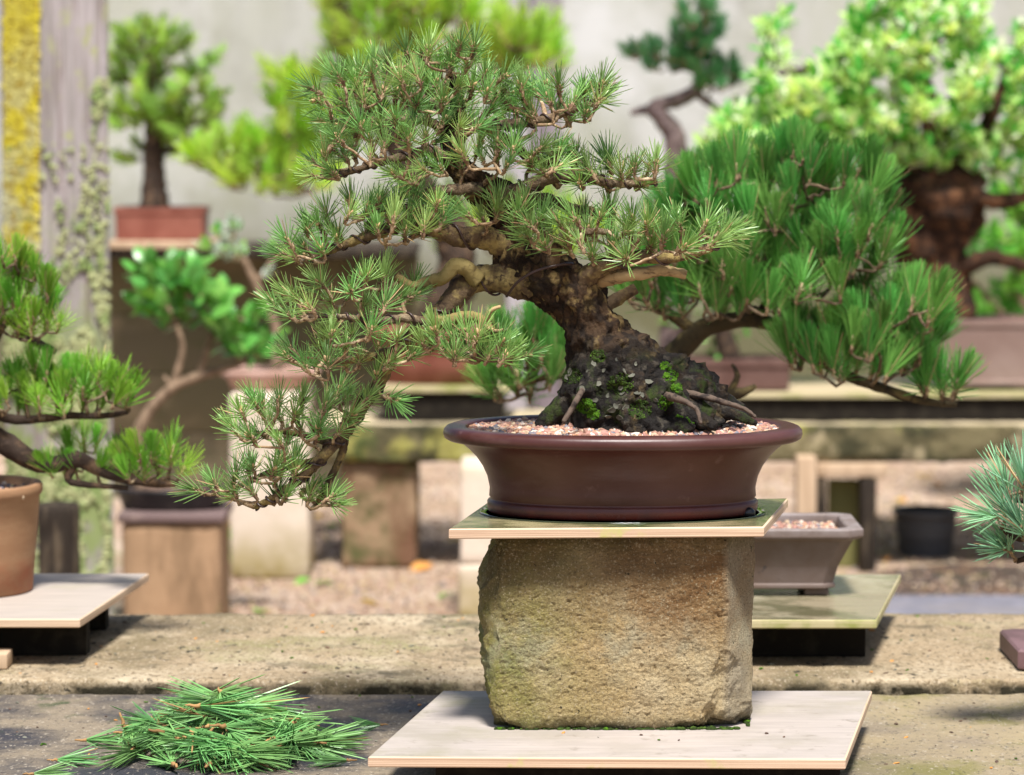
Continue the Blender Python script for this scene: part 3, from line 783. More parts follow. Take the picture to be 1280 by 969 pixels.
# upper limbs
branch([(566, 178, 11), (590, 158, 10, -.02), (630, 156, 8, -.03), (670, 152, 7, -.03), (710, 140, 5, -.03), (745, 125, 3, -.03)], m_twig, wire=.5)
branch([(574, 208, 11), (540, 190, 9, -.02), (505, 196, 7, -.03), (465, 206, 5, -.03), (425, 218, 4, -.03), (400, 220, 2, -.03)], m_twig, wire=.5)
branch([(565, 172, 9), (535, 152, 7, -.01), (490, 150, 6, -.02), (450, 150, 4, -.02), (412, 150, 2, -.02)], m_twig)
branch([(568, 155, 7), (535, 125, 5, .01), (500, 118, 4, .01), (460, 112, 3)], m_twig)
branch([(600, 156, 7), (640, 180, 6, .0), (665, 200, 5, -.02), (700, 205, 3, -.02)])
# one wire that arches clear of the trunk
p, r = spline([TP(633, 371, 1.6, -.035), TP(648, 352, 1.6, -.045), TP(672, 338, 1.6, -.05), TP(700, 331, 1.6, -.045), TP(716, 330, 1.6, -.03)], .004)
mb = MB(); mb.tube(p, [.0016] * len(p), 8, 0); part('wire', mb, m_wire, pine)
# roots over the gravel
for pts in ([(815, 492, 6, -.03), (842, 497, 5, -.078), (860, 504, 3, -.086), (872, 514, 2.4, -.094), (876, 530, 1.6, -.1)], [(795, 478, 26, .01), (842, 496, 18, -.005), (885, 510, 12, -.02), (918, 519, 7, -.03), (946, 530, 3, -.03)],
            [(800, 490, 28, -.02), (845, 510, 17, -.05), (895, 534, 5, -.08)], [(728, 488, 3.4, -.06), (722, 498, 3.4, -.095), (714, 512, 3.4, -.10), (704, 528, 2.6, -.106)],
            [(745, 480, 24, .0), (712, 502, 18, -.01), (672, 534, 7, -.01)], [(840, 488, 5, -.03), (880, 496, 4, -.058), (905, 503, 3.4, -.06), (930, 511, 2.6, -.058), (945, 522, 1.8, -.06)]):
    branch(pts, m_root if pts[0][2] < 8 else m_bark, bark=.2, seg=14, name='root', keep=False)
# moss cushions and lichen flakes on the root flare
def trunk_surface(rr, t0, t1, a0=-1.0, a1=1.0):
    i = int(len(tp) * rr.uniform(t0, t1)); a = rr.uniform(a0, a1)
    d = Vector((sin(a), -cos(a), .25)).normalized()
    return i, a, d
import bisect
from mathutils.bvhtree import BVHTree
tm = trunk.data
bvh = BVHTree.FromPolygons([v.co.copy() for v in tm.vertices], [tuple(p.vertices) for p in tm.polygons])
org = origin(trunk)
def hit(u, v):
    o = Vector((0, 0, CZ)) - org
    d = (T(u, v) - Vector((0, 0, CZ))).normalized()
    return bvh.ray_cast(o, d)
def cushion(u, v, rad, n, mm, rr, flat=.5):
    mbx = MB()
    for _ in range(n):
        a, q = rr.uniform(0, 6.3), rad * sqrt(rr.random())
        loc, nor, _, _ = hit(u + cos(a) * q, v + sin(a) * q * .8)
        if loc is None: continue
        vv, ff = pebble(rr); s = px(rr.uniform(.7, 1.9), YT)
        mbx.add(vv, ff, 0, True, Matrix.Translation(loc + org) @ look(nor) @ Matrix.Diagonal((s, s, s * flat, 1)))
    return mbx
rr = random.Random(21)
for u, v, rad, n, mm in ((838, 470, 9, 60, m_moss), (832, 458, 7, 40, m_moss), (846, 485, 7, 40, m_moss), (835, 504, 12, 90, m_moss), (850, 515, 9, 50, m_moss), (868, 522, 9, 60, m_moss), (733, 508, 11, 90, m_moss), (742, 518, 8, 50, m_moss), (680, 518, 8, 40, m_darkmoss),
                         (748, 445, 10, 50, m_darkmoss), (800, 512, 14, 90, m_darkmoss), (715, 470, 12, 70, m_darkmoss), (775, 480, 16, 90, m_darkmoss)):
    mb = cushion(u, v, rad * 1.05, n * 3, mm, rr)
    if mb.v: part('moss_cushion', mb, mm, pine, kind='stuff')
fl = MB()
for k in range(7):
    a = 2 * pi * k / 7; fl.v.append(Vector((cos(a) * rr.uniform(.7, 1.2), sin(a) * rr.uniform(.5, 1), rr.uniform(.05, .4))))
fl.v.append(Vector((0, 0, .12))); fl.v += [p * .9 - Vector((0, 0, .22)) for p in fl.v[:7]]
fl.f = [(k, (k + 1) % 7, 7) for k in range(7)] + [(k, 8 + k, 8 + (k + 1) % 7, (k + 1) % 7) for k in range(7)]
fl.m = [0] * 14; fl.smooth = [False] * 14
fl_me = fl.mesh('lichen_flake', [m_flake])
for u, v, s in ((713, 465, 7), (709, 472, 6), (722, 468, 6), (735, 464, 5), (755, 463, 6), (780, 465, 7), (790, 470, 5), (811, 478, 7), (776, 485, 6), (778, 492, 5), (797, 492, 7), (803, 494, 5), (765, 512, 8), (775, 508, 7), (782, 509, 7), (770, 508, 6), (775, 522, 7), (760, 520, 6), (744, 500, 5), (760, 495, 5), (690, 480, 6), (700, 500, 5), (728, 486, 5), (748, 480, 6), (820, 500, 5), (742, 455, 5), (795, 455, 4), (770, 450, 4)):
    loc, nor, _, _ = hit(u, v)
    if loc is not None:
        q = px(s, YT) * rr.uniform(.7, 1.1)
        inst('lichen_flake', fl_me, pine, Matrix.Translation(loc + org) @ look(nor, rr.uniform(0, 6)) @ Matrix.Diagonal((q, q * .75, q * .8, 1)))

# --- crown
pads = [  # outline on the photograph, tuft spacing in px, depth middle, depth half spread
    ([(398, 140), (420, 102), (465, 82), (505, 68), (545, 62), (590, 60), (606, 84), (640, 106), (640, 150), (590, 150), (540, 140), (480, 150), (430, 160), (405, 158)], 21, -.01, .07),
    ([(640, 112), (690, 112), (722, 118), (750, 112), (752, 140), (725, 158), (680, 160), (630, 160)], 20, -.02, .06),
    ([(392, 215), (408, 186), (440, 168), (500, 150), (560, 150), (600, 160), (560, 178), (510, 188), (460, 214), (420, 226)], 21, -.03, .06),
    ([(500, 222), (540, 200), (600, 190), (655, 182), (700, 192), (690, 215), (640, 214), (580, 218), (530, 236)], 22, -.05, .05),
    ([(680, 215), (720, 200), (760, 205), (800, 212), (828, 214), (825, 232), (780, 240), (740, 238), (690, 232)], 20, -.02, .06),
    ([(660, 280), (700, 268), (760, 272), (815, 284), (870, 290), (912, 290), (905, 310), (862, 318), (810, 330), (760, 334), (700, 322), (660, 306)], 21, -.05, .06),
    ([(590, 262), (630, 256), (670, 258), (676, 285), (640, 292), (600, 288)], 24, -.05, .03),
    ([(352, 325), (378, 290), (430, 264), (470, 254), (520, 246), (560, 262), (560, 290), (520, 300), (475, 308), (430, 322), (385, 336)], 21, -.03, .06),
    ([(345, 385), (372, 358), (425, 350), (480, 350), (520, 360), (510, 385), (470, 400), (420, 410), (370, 402)], 21, -.05, .06),
    ([(358, 450), (395, 425), (450, 415), (500, 420), (520, 445), (480, 462), (430, 470), (380, 468)], 22, -.05, .06),
    ([(530, 430), (560, 415), (600, 425), (650, 442), (640, 456), (590, 456), (545, 452)], 19, -.08, .03),
    ([(308, 510), (335, 492), (370, 505), (420, 492), (455, 500), (440, 530), (400, 560), (350, 565), (310, 570), (298, 545)], 20, -.03, .06),
    ([(262, 615), (295, 590), (330, 575), (370, 580), (380, 610), (412, 628), (390, 632), (350, 636), (300, 628)], 19, -.03, .05),
]
rr = random.Random(31)
tufts = []
for gi, (poly, dist, dm, ds) in enumerate(pads):
    cx = sum(p[0] for p in poly) / len(poly); cy = sum(p[1] for p in poly) / len(poly)
    hw = (max(p[0] for p in poly) - min(p[0] for p in poly)) / 2; hh = (max(p[1] for p in poly) - min(p[1] for p in poly)) / 2
    poly = [(cx + (x_ - cx) * .97, cy + (y_ - cy) * .90 - hh * .05) for x_, y_ in poly]
    thin = .98 if gi in (8, 9, 11, 12) else .86
    for layer in (0, 1):
        for u, v in scatter(poly, dist * thin * (1.0 if layer == 0 else 1.35), rr, 3000):
            ox, oy = (u - cx) / hw, (cy - v) / hh
            dy = dm + rr.uniform(-ds, ds * .3) if layer == 0 else dm + rr.uniform(0, ds)
            ax = Vector((.75 * ox + rr.gauss(0, .32), rr.gauss(-.25, .35), .85 + .3 * oy + rr.gauss(0, .22))).normalized()
            v2 = v + 5
            tufts.append((T(u, v2, dy), ax, gi))
for (u, v, ax) in ((742, 132, (.75, -.2, .7)), (562, 92, (.1, -.2, 1)), (402, 118, (-.8, -.1, .5)), (400, 222, (-.9, -.2, .2)), (262, 618, (-.95, -.1, .3)), (900, 305, (.8, -.2, .5)), (648, 448, (.9, -.2, .4)), (410, 632, (.7, -.3, .1)), (572, 425, (0, -.1, 1)), (330, 520, (-.2, 0, 1)), (470, 482, (.1, -.2, 1)), (480, 495, (.5, -.3, -.2))):
    tufts.append((T(u, v, -.04), Vector(ax).normalized(), 0))
NV = 12
raw = [tuft(100 + i, 42, .0295, .2, 1.35, .015, .00115, bud=.0025, bend=.10, stem=.0017, old=14) for i in range(NV)]
raw += [tuft(140 + i, 36, .031, .12, .8, .017, .00115, bud=.0024, bend=.05, stem=.0017, old=15) for i in range(5)]
tm_ = [r.mesh('needle_tuft', [m_ndl if i % 3 else m_ndl2, m_twig, m_bud]) for i, r in enumerate(raw)]
grow(pine, nodes, tufts, .0019, .006, m_twig, 5, groups=len(pads))
place_tufts(pine, tufts, tm_, rr, .78, 1.12, 300, raw=raw, mats=[m_ndl, m_twig, m_bud])
print('main tufts', len(tufts))

# ================================================================== FOREGROUND REST
# heap of clipped shoots on the front slab
cut_raw = [tuft(300 + i, 42, .070, .03, .34 + .06 * (i % 3), .016, .0018, bend=.0, stem=.0016, spread=(.75, 1), taper=True) for i in range(8)]
cut_me = [r.mesh('cut_pine_shoot', [m_cut, m_cutbase, m_cutbase]) for r in cut_raw]
rr = random.Random(77)
hc = Wz(272, 950, ZF)
n = 0
for i in range(72):
    a = rr.uniform(0, 2 * pi); r = sqrt(rr.random())
    ex, ey = cos(a) * r, sin(a) * r
    p = hc + Vector((ex * .118, ey * .12 + .045, 0))
    hgt = .066 * max(0, 1 - r ** 1.6)
    p.z = ZF + .010 + hgt * rr.uniform(.45, 1.0)
    az = rr.uniform(0, 2 * pi)
    el = rr.uniform(-.30, .12) if hgt > .02 else rr.uniform(-.05, .06)
    d = Vector((cos(az) * cos(el), sin(az) * cos(el), sin(el)))
    if d.y > .4 and rr.random() < .4: d.y *= -1
    s = rr.uniform(.85, 1.25)
    end = p + d * .075 * s
    if end.z < ZF + .006: d.z += (ZF + .006 - end.z) / (.075 * s); d.normalize()
    o = inst('cut_pine_shoot', cut_me[i % 8], None, Matrix.Translation(p - d * .03) @ look(d, rr.uniform(0, 6)) @ Matrix.Scale(s, 4))
    o['label'] = 'clipped green pine shoot lying in the heap on the front slab'; o['category'] = 'pine shoot'; o['group'] = 'clipped pine shoots heaped on the front slab'
for (u, v, ax, s, lab) in ((484, 906, (-1, .1, -.02), .55, 'short stray clipped shoot lying alone beside the corner of the large board'), (60, 950, (1, .15, -.02), .7, 'stray clipped shoot lying left of the heap with its brown end outward'), (30, 968, (1, .4, -.02), .7, 'clipped shoot at the bottom left corner of the slab, apart from the heap'),
                      (350, 905, (.55, -.3, -.5), 1.15, 'clipped shoot propped upright on the right slope of the heap, brown tip up'), (150, 893, (.25, -.15, -.75), 1.1, 'clipped shoot leaning on the left of the heap with its brown stem pointing up'), (445, 950, (-1, -.1, -.02), .7, 'clipped shoot at the right foot of the heap by the large board'),
                      (95, 925, (1, .05, 0), .8, 'thin clipped shoot reaching out from the left foot of the heap')):
    p = Wz(u, v, ZF + .008)
    if s > 1: p = W(u, v, hc.y + .03)
    o = inst('cut_pine_shoot', cut_me[n % 7], None, Matrix.Translation(p) @ look(ax, 1.0 + n) @ Matrix.Scale(s, 4)); n += 1
    o['label'] = lab; o['category'] = 'pine shoot'; o['group'] = 'clipped pine shoots heaped on the front slab'
# crumbs, needle bits and grit on slabs and board
mb = MB(); rr = random.Random(9)
for i in range(620):
    w = rr.random()
    if w < .55: p = Vector((rr.uniform(-1, 1), rr.uniform(yf + .02, yb - .02), ZR + .0008))
    elif w < .97: p = Vector((rr.uniform(-1, .9), rr.uniform(3.85, yf - .02), ZF + .0008))
    else: p = Vector((rr.uniform(-.12, .33), rr.uniform(3.78, 3.87), ZB + .0008))
    if w >= .97 and rr.random() < .5: continue
    v, f = pebble(rr); s = rr.uniform(.0008, .0026)
    mb.add(v, f, rr.choice((0, 0, 0, 1, 2, 3)), False, Matrix.Translation(p) @ look((rr.uniform(-.2, .2), rr.uniform(-.2, .2), 1), rr.uniform(0, 6)) @ Matrix.Diagonal((s * rr.uniform(1, 2.5), s, s * .6, 1)))
solo('crumbs', mb, [m_soilpot, m_moss, m_fallen_o, m_flake], 'dark crumbs, grit and needle bits strewn over the slabs and board', 'debris', kind='stuff')

# ---- right: grey brown pot on a mossy board
ZD = ZR + .067
quad = [Wz(800, 775, ZD), Wz(1096, 775, ZD), Wz(1126, 718, ZD), Wz(850, 718, ZD)]
cq = sum(quad, Vector()) / 4
rb = thing('plywood_board', 'wet plywood board with green mossy edge under the grey brown pot', 'board', (cq.x, cq.y, ZD - .012))
mb = MB(); mb.prism(quad, .012, 0, 1); part('panel', mb, [plywood('damp plywood', (.29, .24, .155), [dict(col=(.10, .095, .045), scale=8, lo=.45, hi=.6, seed=3, rough=.06), dict(col=(.36, .32, .22), scale=7, lo=.5, hi=.62, seed=6)], .25), m_ply_edge_moss], rb)
for y in (-.10, .12):  # supports doubling as the painted black shade gap under this board
    mb = MB(); mb.box((cq.x - .13, cq.y + y - .02, ZR + .0012), (cq.x + .115, cq.y + y + .02, ZD - .0125)); part('shade_batten', mb, m_shade_rail, rb)
yc = Wz(980, 748, ZD).y + .085
c0 = W(955, 700, yc); c0.z = ZD + .0005
gp = thing('bonsai_pot', 'empty grey brown pot with flared angular rim, filled with pink grit, behind the stone block', 'pot', c0)
def octa(mbx, prof, c, ratio, seg, mi=0, ch=.82):
    vs = []; fs = []; cs = [(1, -ch), (1, ch), (ch, 1), (-ch, 1), (-1, ch), (-1, -ch), (-ch, -1), (ch, -1)]
    for r, z in prof:
        for k in range(8):
            vs.append(Vector((c[0] + cs[k][0] * r, c[1] + cs[k][1] * r * ratio, c[2] + z)))
    for i in range(len(prof) - 1):
        for k in range(8):
            fs.append((i * 8 + k, i * 8 + (k + 1) % 8, (i + 1) * 8 + (k + 1) % 8, (i + 1) * 8 + k))
    fs += [tuple(range(7, -1, -1)), tuple((len(prof) - 1) * 8 + k for k in range(8))]
    mbx.add(vs, fs, mi, False)
mb = MB(); octa(mb, [(.092, .010), (.096, .012), (.096, .016), (.093, .018), (.100, .042), (.112, .066), (.119, .080), (.131, .084), (.133, .087), (.133, .096), (.131, .098), (.113, .098), (.111, .096), (.108, .078)], c0, .72, 8, ch=.84); part('body', mb, m_clay_grey, gp)
for sx_ in (-1, 1):
    for sy_ in (-1, 1):
        mb = MB(); mb.box((c0.x + sx_ * .07 - .017, c0.y + sy_ * .046 - .014, c0.z), (c0.x + sx_ * .07 + .017, c0.y + sy_ * .046 + .014, c0.z + .0098), 0, .002); part('foot', mb, m_clay_grey, gp)
mb = MB(); gravel(mb, 1500, lambda q: Vector((c0.x + q.uniform(-.105, .105), c0.y + q.uniform(-.073, .073), c0.z + .085 + q.uniform(-.002, .002))), .0042, random.Random(4), 7)
solo('gravel', mb, PEB, 'pink grit filling the grey brown pot on the mossy board', 'gravel', kind='stuff')

# ---- left: terracotta pot with lime pine on a board
quad = [Wz(-320, 773, ZD), Wz(100, 774, ZD), Wz(186, 717, ZD), Wz(-200, 717, ZD)]
cq = sum(quad, Vector()) / 4
lb = thing('plywood_board', 'pale plywood board under the terracotta pot at the left edge', 'board', (cq.x, cq.y, ZD - .012))
mb = MB(); mb.prism(quad, .012, 0, 1); part('panel', mb, [plywood('clean plywood', (.42, .36, .31)), m_ply_edge], lb)
mb = MB(); p0 = W(-30, 828, Wz(0, 838, ZR).y); mb.box((p0.x - .08, p0.y, ZR + .001), (W(9, 828, p0.y).x, p0.y + .05, ZR + .022), 0, .002)
solo('wood_offcut', mb, m_palewood, 'short orange brown wood offcut lying on the rear slab at the left edge', 'wood block')
for y in (-.10, .12):  # supports stretched wide and blackened so the gap looks deeply shaded
    mb = MB(); mb.box((cq.x - .2, cq.y + y - .02, ZR + .0012), (cq.x + .20, cq.y + y + .02, ZD - .0125)); part('shade_batten', mb, m_shade_rail, lb)
ytp = Wz(0, 750, ZD).y + .09
c0 = W(-42, 720, ytp); c0.z = ZD + .0005
tpot = thing('terracotta_pot', 'round terracotta pot at the left edge on a pale board, holding the lime green pine', 'pot', c0)
k = px(1, ytp)
mb = MB(); mb.lathe([(80 * k, 0), (83 * k, .002), (86 * k, .045), (90 * k, .09), (93 * k, .136), (95.5 * k, .139), (97 * k, .143), (97 * k, .151), (95 * k, .154), (88 * k, .154), (86 * k, .150), (84 * k, .140)], c0, seg=72); part('body', mb, m_terra, tpot)
mb = MB(); gravel(mb, 700, lambda q: Vector((c0.x + q.uniform(-.092, .092), c0.y + q.uniform(-.06, .06), c0.z + .142 + q.uniform(-.002, .003))), .004, random.Random(5), 7)
mb.lathe([(84 * k, -.01), (84 * k, -.001), (20 * k, .002)], (c0.x, c0.y, c0.z + .14), mi=7, seg=48)
solo('gravel', mb, PEB + [m_soilpot], 'dark soil and grit in the terracotta pot', 'gravel', kind='stuff')

def pine_tree(name, label, Y, base, trunk_pts, branches, pads, meshes, raws, mats, twig_r, bark, seed, scale=(.85, 1.15), up=.9, out=.55, layers=(1.0, 1.5), cat='bonsai tree', seg=18, gauss=.2, frontbias=-.15):
    rr = random.Random(seed)
    root = thing(name, label, cat, base)
    TT = lambda q: (W(q[0], q[1], Y + (q[3] if len(q) > 3 else 0)), px(q[2], Y))
    p, r = spline([(Vector(base) if i == 0 and q is None else TT(q)[0], TT(q)[1]) for i, q in enumerate(trunk_pts)], .008)
    mbx = MB(); mbx.tube(p, r, seg, 0, bark=.25, bscale=60, seed=seed); part('trunk', mbx, bark, root)
    nd = list(zip(p, r))
    for b in branches:
        p, r = spline([TT(q) for q in b], .008)
        mbx = MB(); mbx.tube(p, r, 10, 0, bark=.2, bscale=90, seed=seed); part('branch', mbx, bark, root)
        nd += list(zip(p, r))
    tf = []
    for gi, (poly, dist, dm, ds) in enumerate(pads):
        cx = sum(q[0] for q in poly) / len(poly); cy = sum(q[1] for q in poly) / len(poly)
        hw = (max(q[0] for q in poly) - min(q[0] for q in poly)) / 2; hh = (max(q[1] for q in poly) - min(q[1] for q in poly)) / 2
        for ly in layers:
            for u, v in scatter(poly, dist * ly, rr, 1500):
                dy = dm + rr.uniform(-ds, ds)
                tf.append((W(u, v, Y + dy), Vector((out * (u - cx) / hw + rr.gauss(0, gauss), rr.gauss(frontbias, gauss * 1.2), up + .2 * (cy - v) / hh + rr.gauss(0, gauss * .5))).normalized(), gi))
    grow(root, nd, tf, twig_r, .012, m_limb2 if Y > 4.3 else m_twig, seed, groups=len(pads))
    place_tufts(root, tf, meshes, rr, scale[0], scale[1], 300, raw=raws, mats=mats)
    return root, len(tf)

YL = c0.y
left_raw = [tuft(400 + i, 95, .033, .03, .46, .017, .001, lv=(.85, 1.04), flat=True, bend=.0, stem=.0016, spread=(.15, 1.0), old=6) for i in range(7)]
left_raw += [tuft(420 + i, 40, .042, .2, 1.2, .020, .0012, bend=.02, stem=.0016, spread=(.0, 1.0), old=8) for i in range(3)]
left_me = [r.mesh('needle_tuft', [m_ndl_left, m_twig, m_bud]) for r in left_raw]
b0 = Vector((c0.x, c0.y, c0.z + .142))
lp, nl = pine_tree('pine_bonsai', 'lime green tufted pine with dark bent trunk in the terracotta pot', YL, b0,
    [(-42, 612, 24), (-52, 580, 20), (-44, 548, 17), (-15, 542, 15), (8, 556, 14), (35, 573, 13), (65, 581, 12), (95, 574, 11), (120, 585, 9), (155, 597, 8), (190, 603, 6), (222, 606, 3)],
    [[(-44, 548, 13), (-30, 500, 10), (-10, 430, 8), (10, 400, 7), (40, 425, 6), (70, 440, 4)], [(-10, 430, 8), (-5, 380, 6), (10, 345, 5), (25, 330, 3)],
     [(-30, 500, 9), (0, 520, 7), (30, 525, 6), (80, 520, 5), (130, 520, 4), (160, 515, 3)], [(95, 576, 7), (85, 600, 5), (110, 606, 4), (160, 610, 3)]],
    [([(-60, 480), (0, 478), (40, 470), (90, 470), (140, 480), (168, 495), (158, 512), (110, 518), (50, 524), (-10, 522), (-60, 520)], 15, -.02, .05),
     ([(150, 585), (185, 568), (215, 572), (228, 595), (205, 606), (160, 604)], 13, -.02, .05), ([(55, 592), (90, 570), (120, 560), (150, 585), (120, 600), (80, 604)], 19, .03, .04),
     ([(-60, 330), (0, 322), (35, 335), (50, 352), (75, 400), (70, 425), (30, 430), (0, 420), (-50, 400)], 15, -.02, .05)],
    left_me, left_raw, [m_ndl_left, m_twig, m_bud], .0021, m_bark2, 41, scale=(.8, 1.1), gauss=.12, out=.35)

# ---- middle: dark green pine behind the main pot
YM = 4.90
mid_raw = [tuft(500 + i, 120, .052, .02, .44, .030, .00115, lv=(.85, 1.04), flat=True, bend=.0, stem=.0020, spread=(.1, 1.0), old=6) for i in range(8)]
mid_raw += [tuft(520 + i, 44, .055, .2, 1.3, .028, .0014, bend=.02, stem=.0020, spread=(.0, 1.0), old=8) for i in range(3)]
mid_me = [r.mesh('needle_tuft', [m_ndl_mid, m_twig, m_bud]) for r in mid_raw]
zsup = .60
mp = W(795, 560, YM)
mpot = thing('bonsai_pot', 'low dark clay pot hidden behind the brown oval pot, holding the dark green pine', 'pot', (mp.x, YM, zsup))
mb = MB(); mb.lathe([(.085, 0), (.095, .003), (.11, .06), (.125, .075), (.13, .08), (.13, .095), (.12, .097), (.115, .085)], (mp.x, YM, zsup + .0005), sy=lambda r: r * .75, seg=48); part('body', mb, m_redpot, mpot)
mb = MB(); mb.lathe([(.1, 0), (.112, .002), (.05, .012)], (mp.x, YM, zsup + .085), sy=lambda r: r * .75, seg=40); part('soil', mb, m_soilpot, mpot)
mb = MB(); mb.rough((mp.x - .13, YM - .095, ZR + .0008), (mp.x + .13, YM + .075, zsup - .001), (14, 10, 12), rnd=.008, fn=slabfn(15, .004, .3))
solo('stone_support', mb, m_leg, 'low stone support on the rear slab under the dark green pine pot', 'stone')
midp, nm_ = pine_tree('pine_bonsai', 'dark green dense brush tufted pine spreading right behind the main bonsai', YM, (mp.x, YM, zsup + .088),
    [(800, 545, 26), (812, 505, 22), (828, 475, 19), (840, 450, 17), (858, 428, 15), (880, 410, 13), (910, 402, 11), (945, 400, 10), (985, 415, 9), (1020, 445, 8), (1060, 470, 7), (1110, 488, 6), (1160, 502, 5), (1196, 506, 3)],
    [[(945, 400, 8), (985, 345, 7), (992, 310, 6), (975, 290, 5), (985, 250, 4), (985, 215, 3)], [(990, 335, 6), (1030, 325, 5), (1075, 315, 4), (1100, 300, 3)], [(1000, 330, 5), (950, 290, 4), (900, 270, 3), (870, 250, 3)],
     [(965, 300, 3, .02), (900, 300, 3, .03), (850, 320, 2, .05)], [(870, 415, 9), (830, 388, 7), (800, 372, 5), (775, 372, 4)], [(1020, 445, 6), (1080, 410, 5), (1130, 395, 4), (1155, 385, 3)], [(812, 505, 9, .03), (760, 480, 7, .05), (700, 470, 5, .06), (650, 480, 4, .06)],
     [(842, 462, 10), (870, 485, 10), (900, 492, 9), (930, 490, 6), (945, 482, 3)], [(912, 490, 5), (922, 470, 4), (915, 455, 2)]],
    [([(850, 262), (880, 245), (920, 225), (960, 205), (990, 200), (1050, 215), (1085, 225), (1090, 270), (1050, 290), (1000, 300), (940, 300), (880, 300)], 19, -.02, .10),
     ([(780, 380), (820, 345), (870, 320), (950, 320), (1000, 350), (1000, 385), (960, 398), (900, 402), (840, 398)], 20, -.06, .08),
     ([(1000, 320), (1050, 300), (1095, 290), (1110, 325), (1080, 370), (1030, 385), (1000, 365)], 20, -.05, .08),
     ([(1080, 395), (1120, 385), (1165, 385), (1165, 430), (1150, 470), (1100, 470), (1080, 430)], 19, -.04, .07),
     ([(985, 440), (1030, 425), (1080, 440), (1110, 480), (1060, 480), (1020, 470), (985, 465)], 18, -.05, .06),
     ([(1150, 490), (1195, 490), (1198, 503), (1160, 503)], 16, -.02, .03),
     ([(815, 330), (838, 262), (862, 248), (885, 300), (870, 345), (830, 360)], 20, .04, .08),
     ([(625, 440), (660, 420), (700, 430), (705, 480), (660, 505), (615, 500)], 19, .05, .06)],
    mid_me, mid_raw, [m_ndl_mid, m_twig, m_bud], .0024, m_bark_y, 43, scale=(.75, 1.05), gauss=.13, layers=(1.0, 1.2, 1.5), out=.35)
print('left tufts', nl, 'mid tufts', nm_)

# ---- right edge: blue green pine reaching in
YB = 4.12
blue_raw = [tuft(600 + i, 34, .058, .12, 1.0, .020, .0021, bend=.08, stem=.0018, spread=(.2, 1.0), old=4) for i in range(5)]
blue_me = [r.mesh('needle_tuft', [m_ndl_blue, m_twig, m_bud]) for r in blue_raw]
bp = W(1432, 800, 4.55); bp.z = ZR
bpot = thing('bonsai_pot', 'corner of a plum brown pot on the rear slab at the right edge', 'pot', (bp.x, 4.6, ZR))
xL = W(1273, 828, 4.455).x
mb = MB(); octa(mb, [(.110, .001), (bp.x - xL - .002, .002), (bp.x - xL, .004), (bp.x - xL, .026), (bp.x - xL - .003, .029), (.128, .030), (.12, .11), (.13, .115), (.13, .125), (.115, .125), (.11, .11)], (bp.x, 4.545, ZR), .5, 8, ch=.9); part('body', mb, mat('plum brown clay', (.17, .095, .10), .55, .4, [dict(col=(.11, .06, .06), scale=14, lo=.45, hi=.6)]), bpot)
pine_tree('pine_bonsai', 'blue green long needled pine reaching in from the right edge', YB, (bp.x, 4.6, ZR + .115),
    [(1432, 735, 20, .45), (1425, 690, 18, .38), (1405, 660, 15, .25), (1360, 650, 10, .1), (1310, 665, 8, 0), (1275, 672, 6, -.01), (1252, 660, 3, -.02)],
    [[(1340, 652, 8, .05), (1300, 630, 5, .02), (1268, 625, 3)], [(1320, 660, 7, .02), (1300, 690, 5), (1270, 702, 3)], [(1350, 650, 7, .1), (1340, 610, 5, .05), (1310, 590, 4)]],
    [([(1250, 640), (1262, 615), (1290, 605), (1340, 610), (1340, 690), (1300, 705), (1262, 690)], 24, -.01, .04)],
    blue_me, blue_raw, [m_ndl_blue, m_twig, m_bud], .002, m_bark2, 47, scale=(.8, 1.1), up=.35, out=.8, gauss=.35, layers=(1.0, 1.3))

# ================================================================== BACKGROUND
# ---- lichened post at the left
YO = 7.4
o1, o2, o3 = W(4, 300, YO + .045).x, W(47, 300, YO - .02).x, W(138, 300, YO + .012).x
post = thing('wooden_post', 'thick weathered grey timber post with yellow lichen down its left side', 'post', ((o1 + o3) / 2, YO + .05, 0))
def post_poly(mbx, pts, z0, z1, nz, fn, mi):
    n = len(pts); vs = []; fs = []; mm = []
    for i in range(nz + 1):
        z = z0 + (z1 - z0) * i / nz
        for q in pts: vs.append(fn(Vector((q[0], q[1], z))))
    for i in range(nz):
        for k_ in range(n):
            k2 = (k_ + 1) % n
            fs.append((i * n + k_, i * n + k2, (i + 1) * n + k2, (i + 1) * n + k_)); mm.append(mi(k_))
    fs += [tuple(range(n - 1, -1, -1)), tuple(nz * n + k_ for k_ in range(n))]; mm += [0, 0]
    mbx.add(vs, fs, mm, True)
corner = [(o1, YO + .045), (o2, YO - .02), (o3, YO + .012), (o3 - .045, YO + .2), (o1 + .03, YO + .2)]
pts = []
for i in range(5):
    a_, b_ = Vector(corner[i]), Vector(corner[(i + 1) % 5])
    for j in range(10): pts.append(a_ + (b_ - a_) * (j / 10))
mb = MB(); post_poly(mb, pts, 0, 2.3, 90, lambda p: p + Vector((noise.fractal(Vector((p.x * 40, p.y * 40, p.z * 2)), 1, 2, 3) * .004, noise.fractal(Vector((p.x * 60, p.y * 60, p.z * 2.2 + 4)), 1, 2, 3) * .006, 0)), lambda k_: 0)
part('timber', mb, m_post, post)
rr = random.Random(3)
def crust(n, ua, ub, va, vb, Yf, mm, s0, s1, dens=None):
    mbx = MB()
    for _ in range(n):
        u, v = rr.uniform(ua, ub), rr.uniform(va, vb)
        if dens and rr.random() > dens(u, v): continue
        Y = Yf(u) - .006
        vv, ff = pebble(rr); s = px(rr.uniform(s0 * .7, s1 * .75), YO)
        mbx.add(vv, ff, 0, True, Matrix.Translation(W(u, v, Y)) @ Matrix.Diagonal((s * rr.uniform(.7, 1.3), s * .55, s * rr.uniform(.8, 1.6), 1)))
    return mbx
yface = lambda u: YO + .045 - .065 * (u - 4) / 43
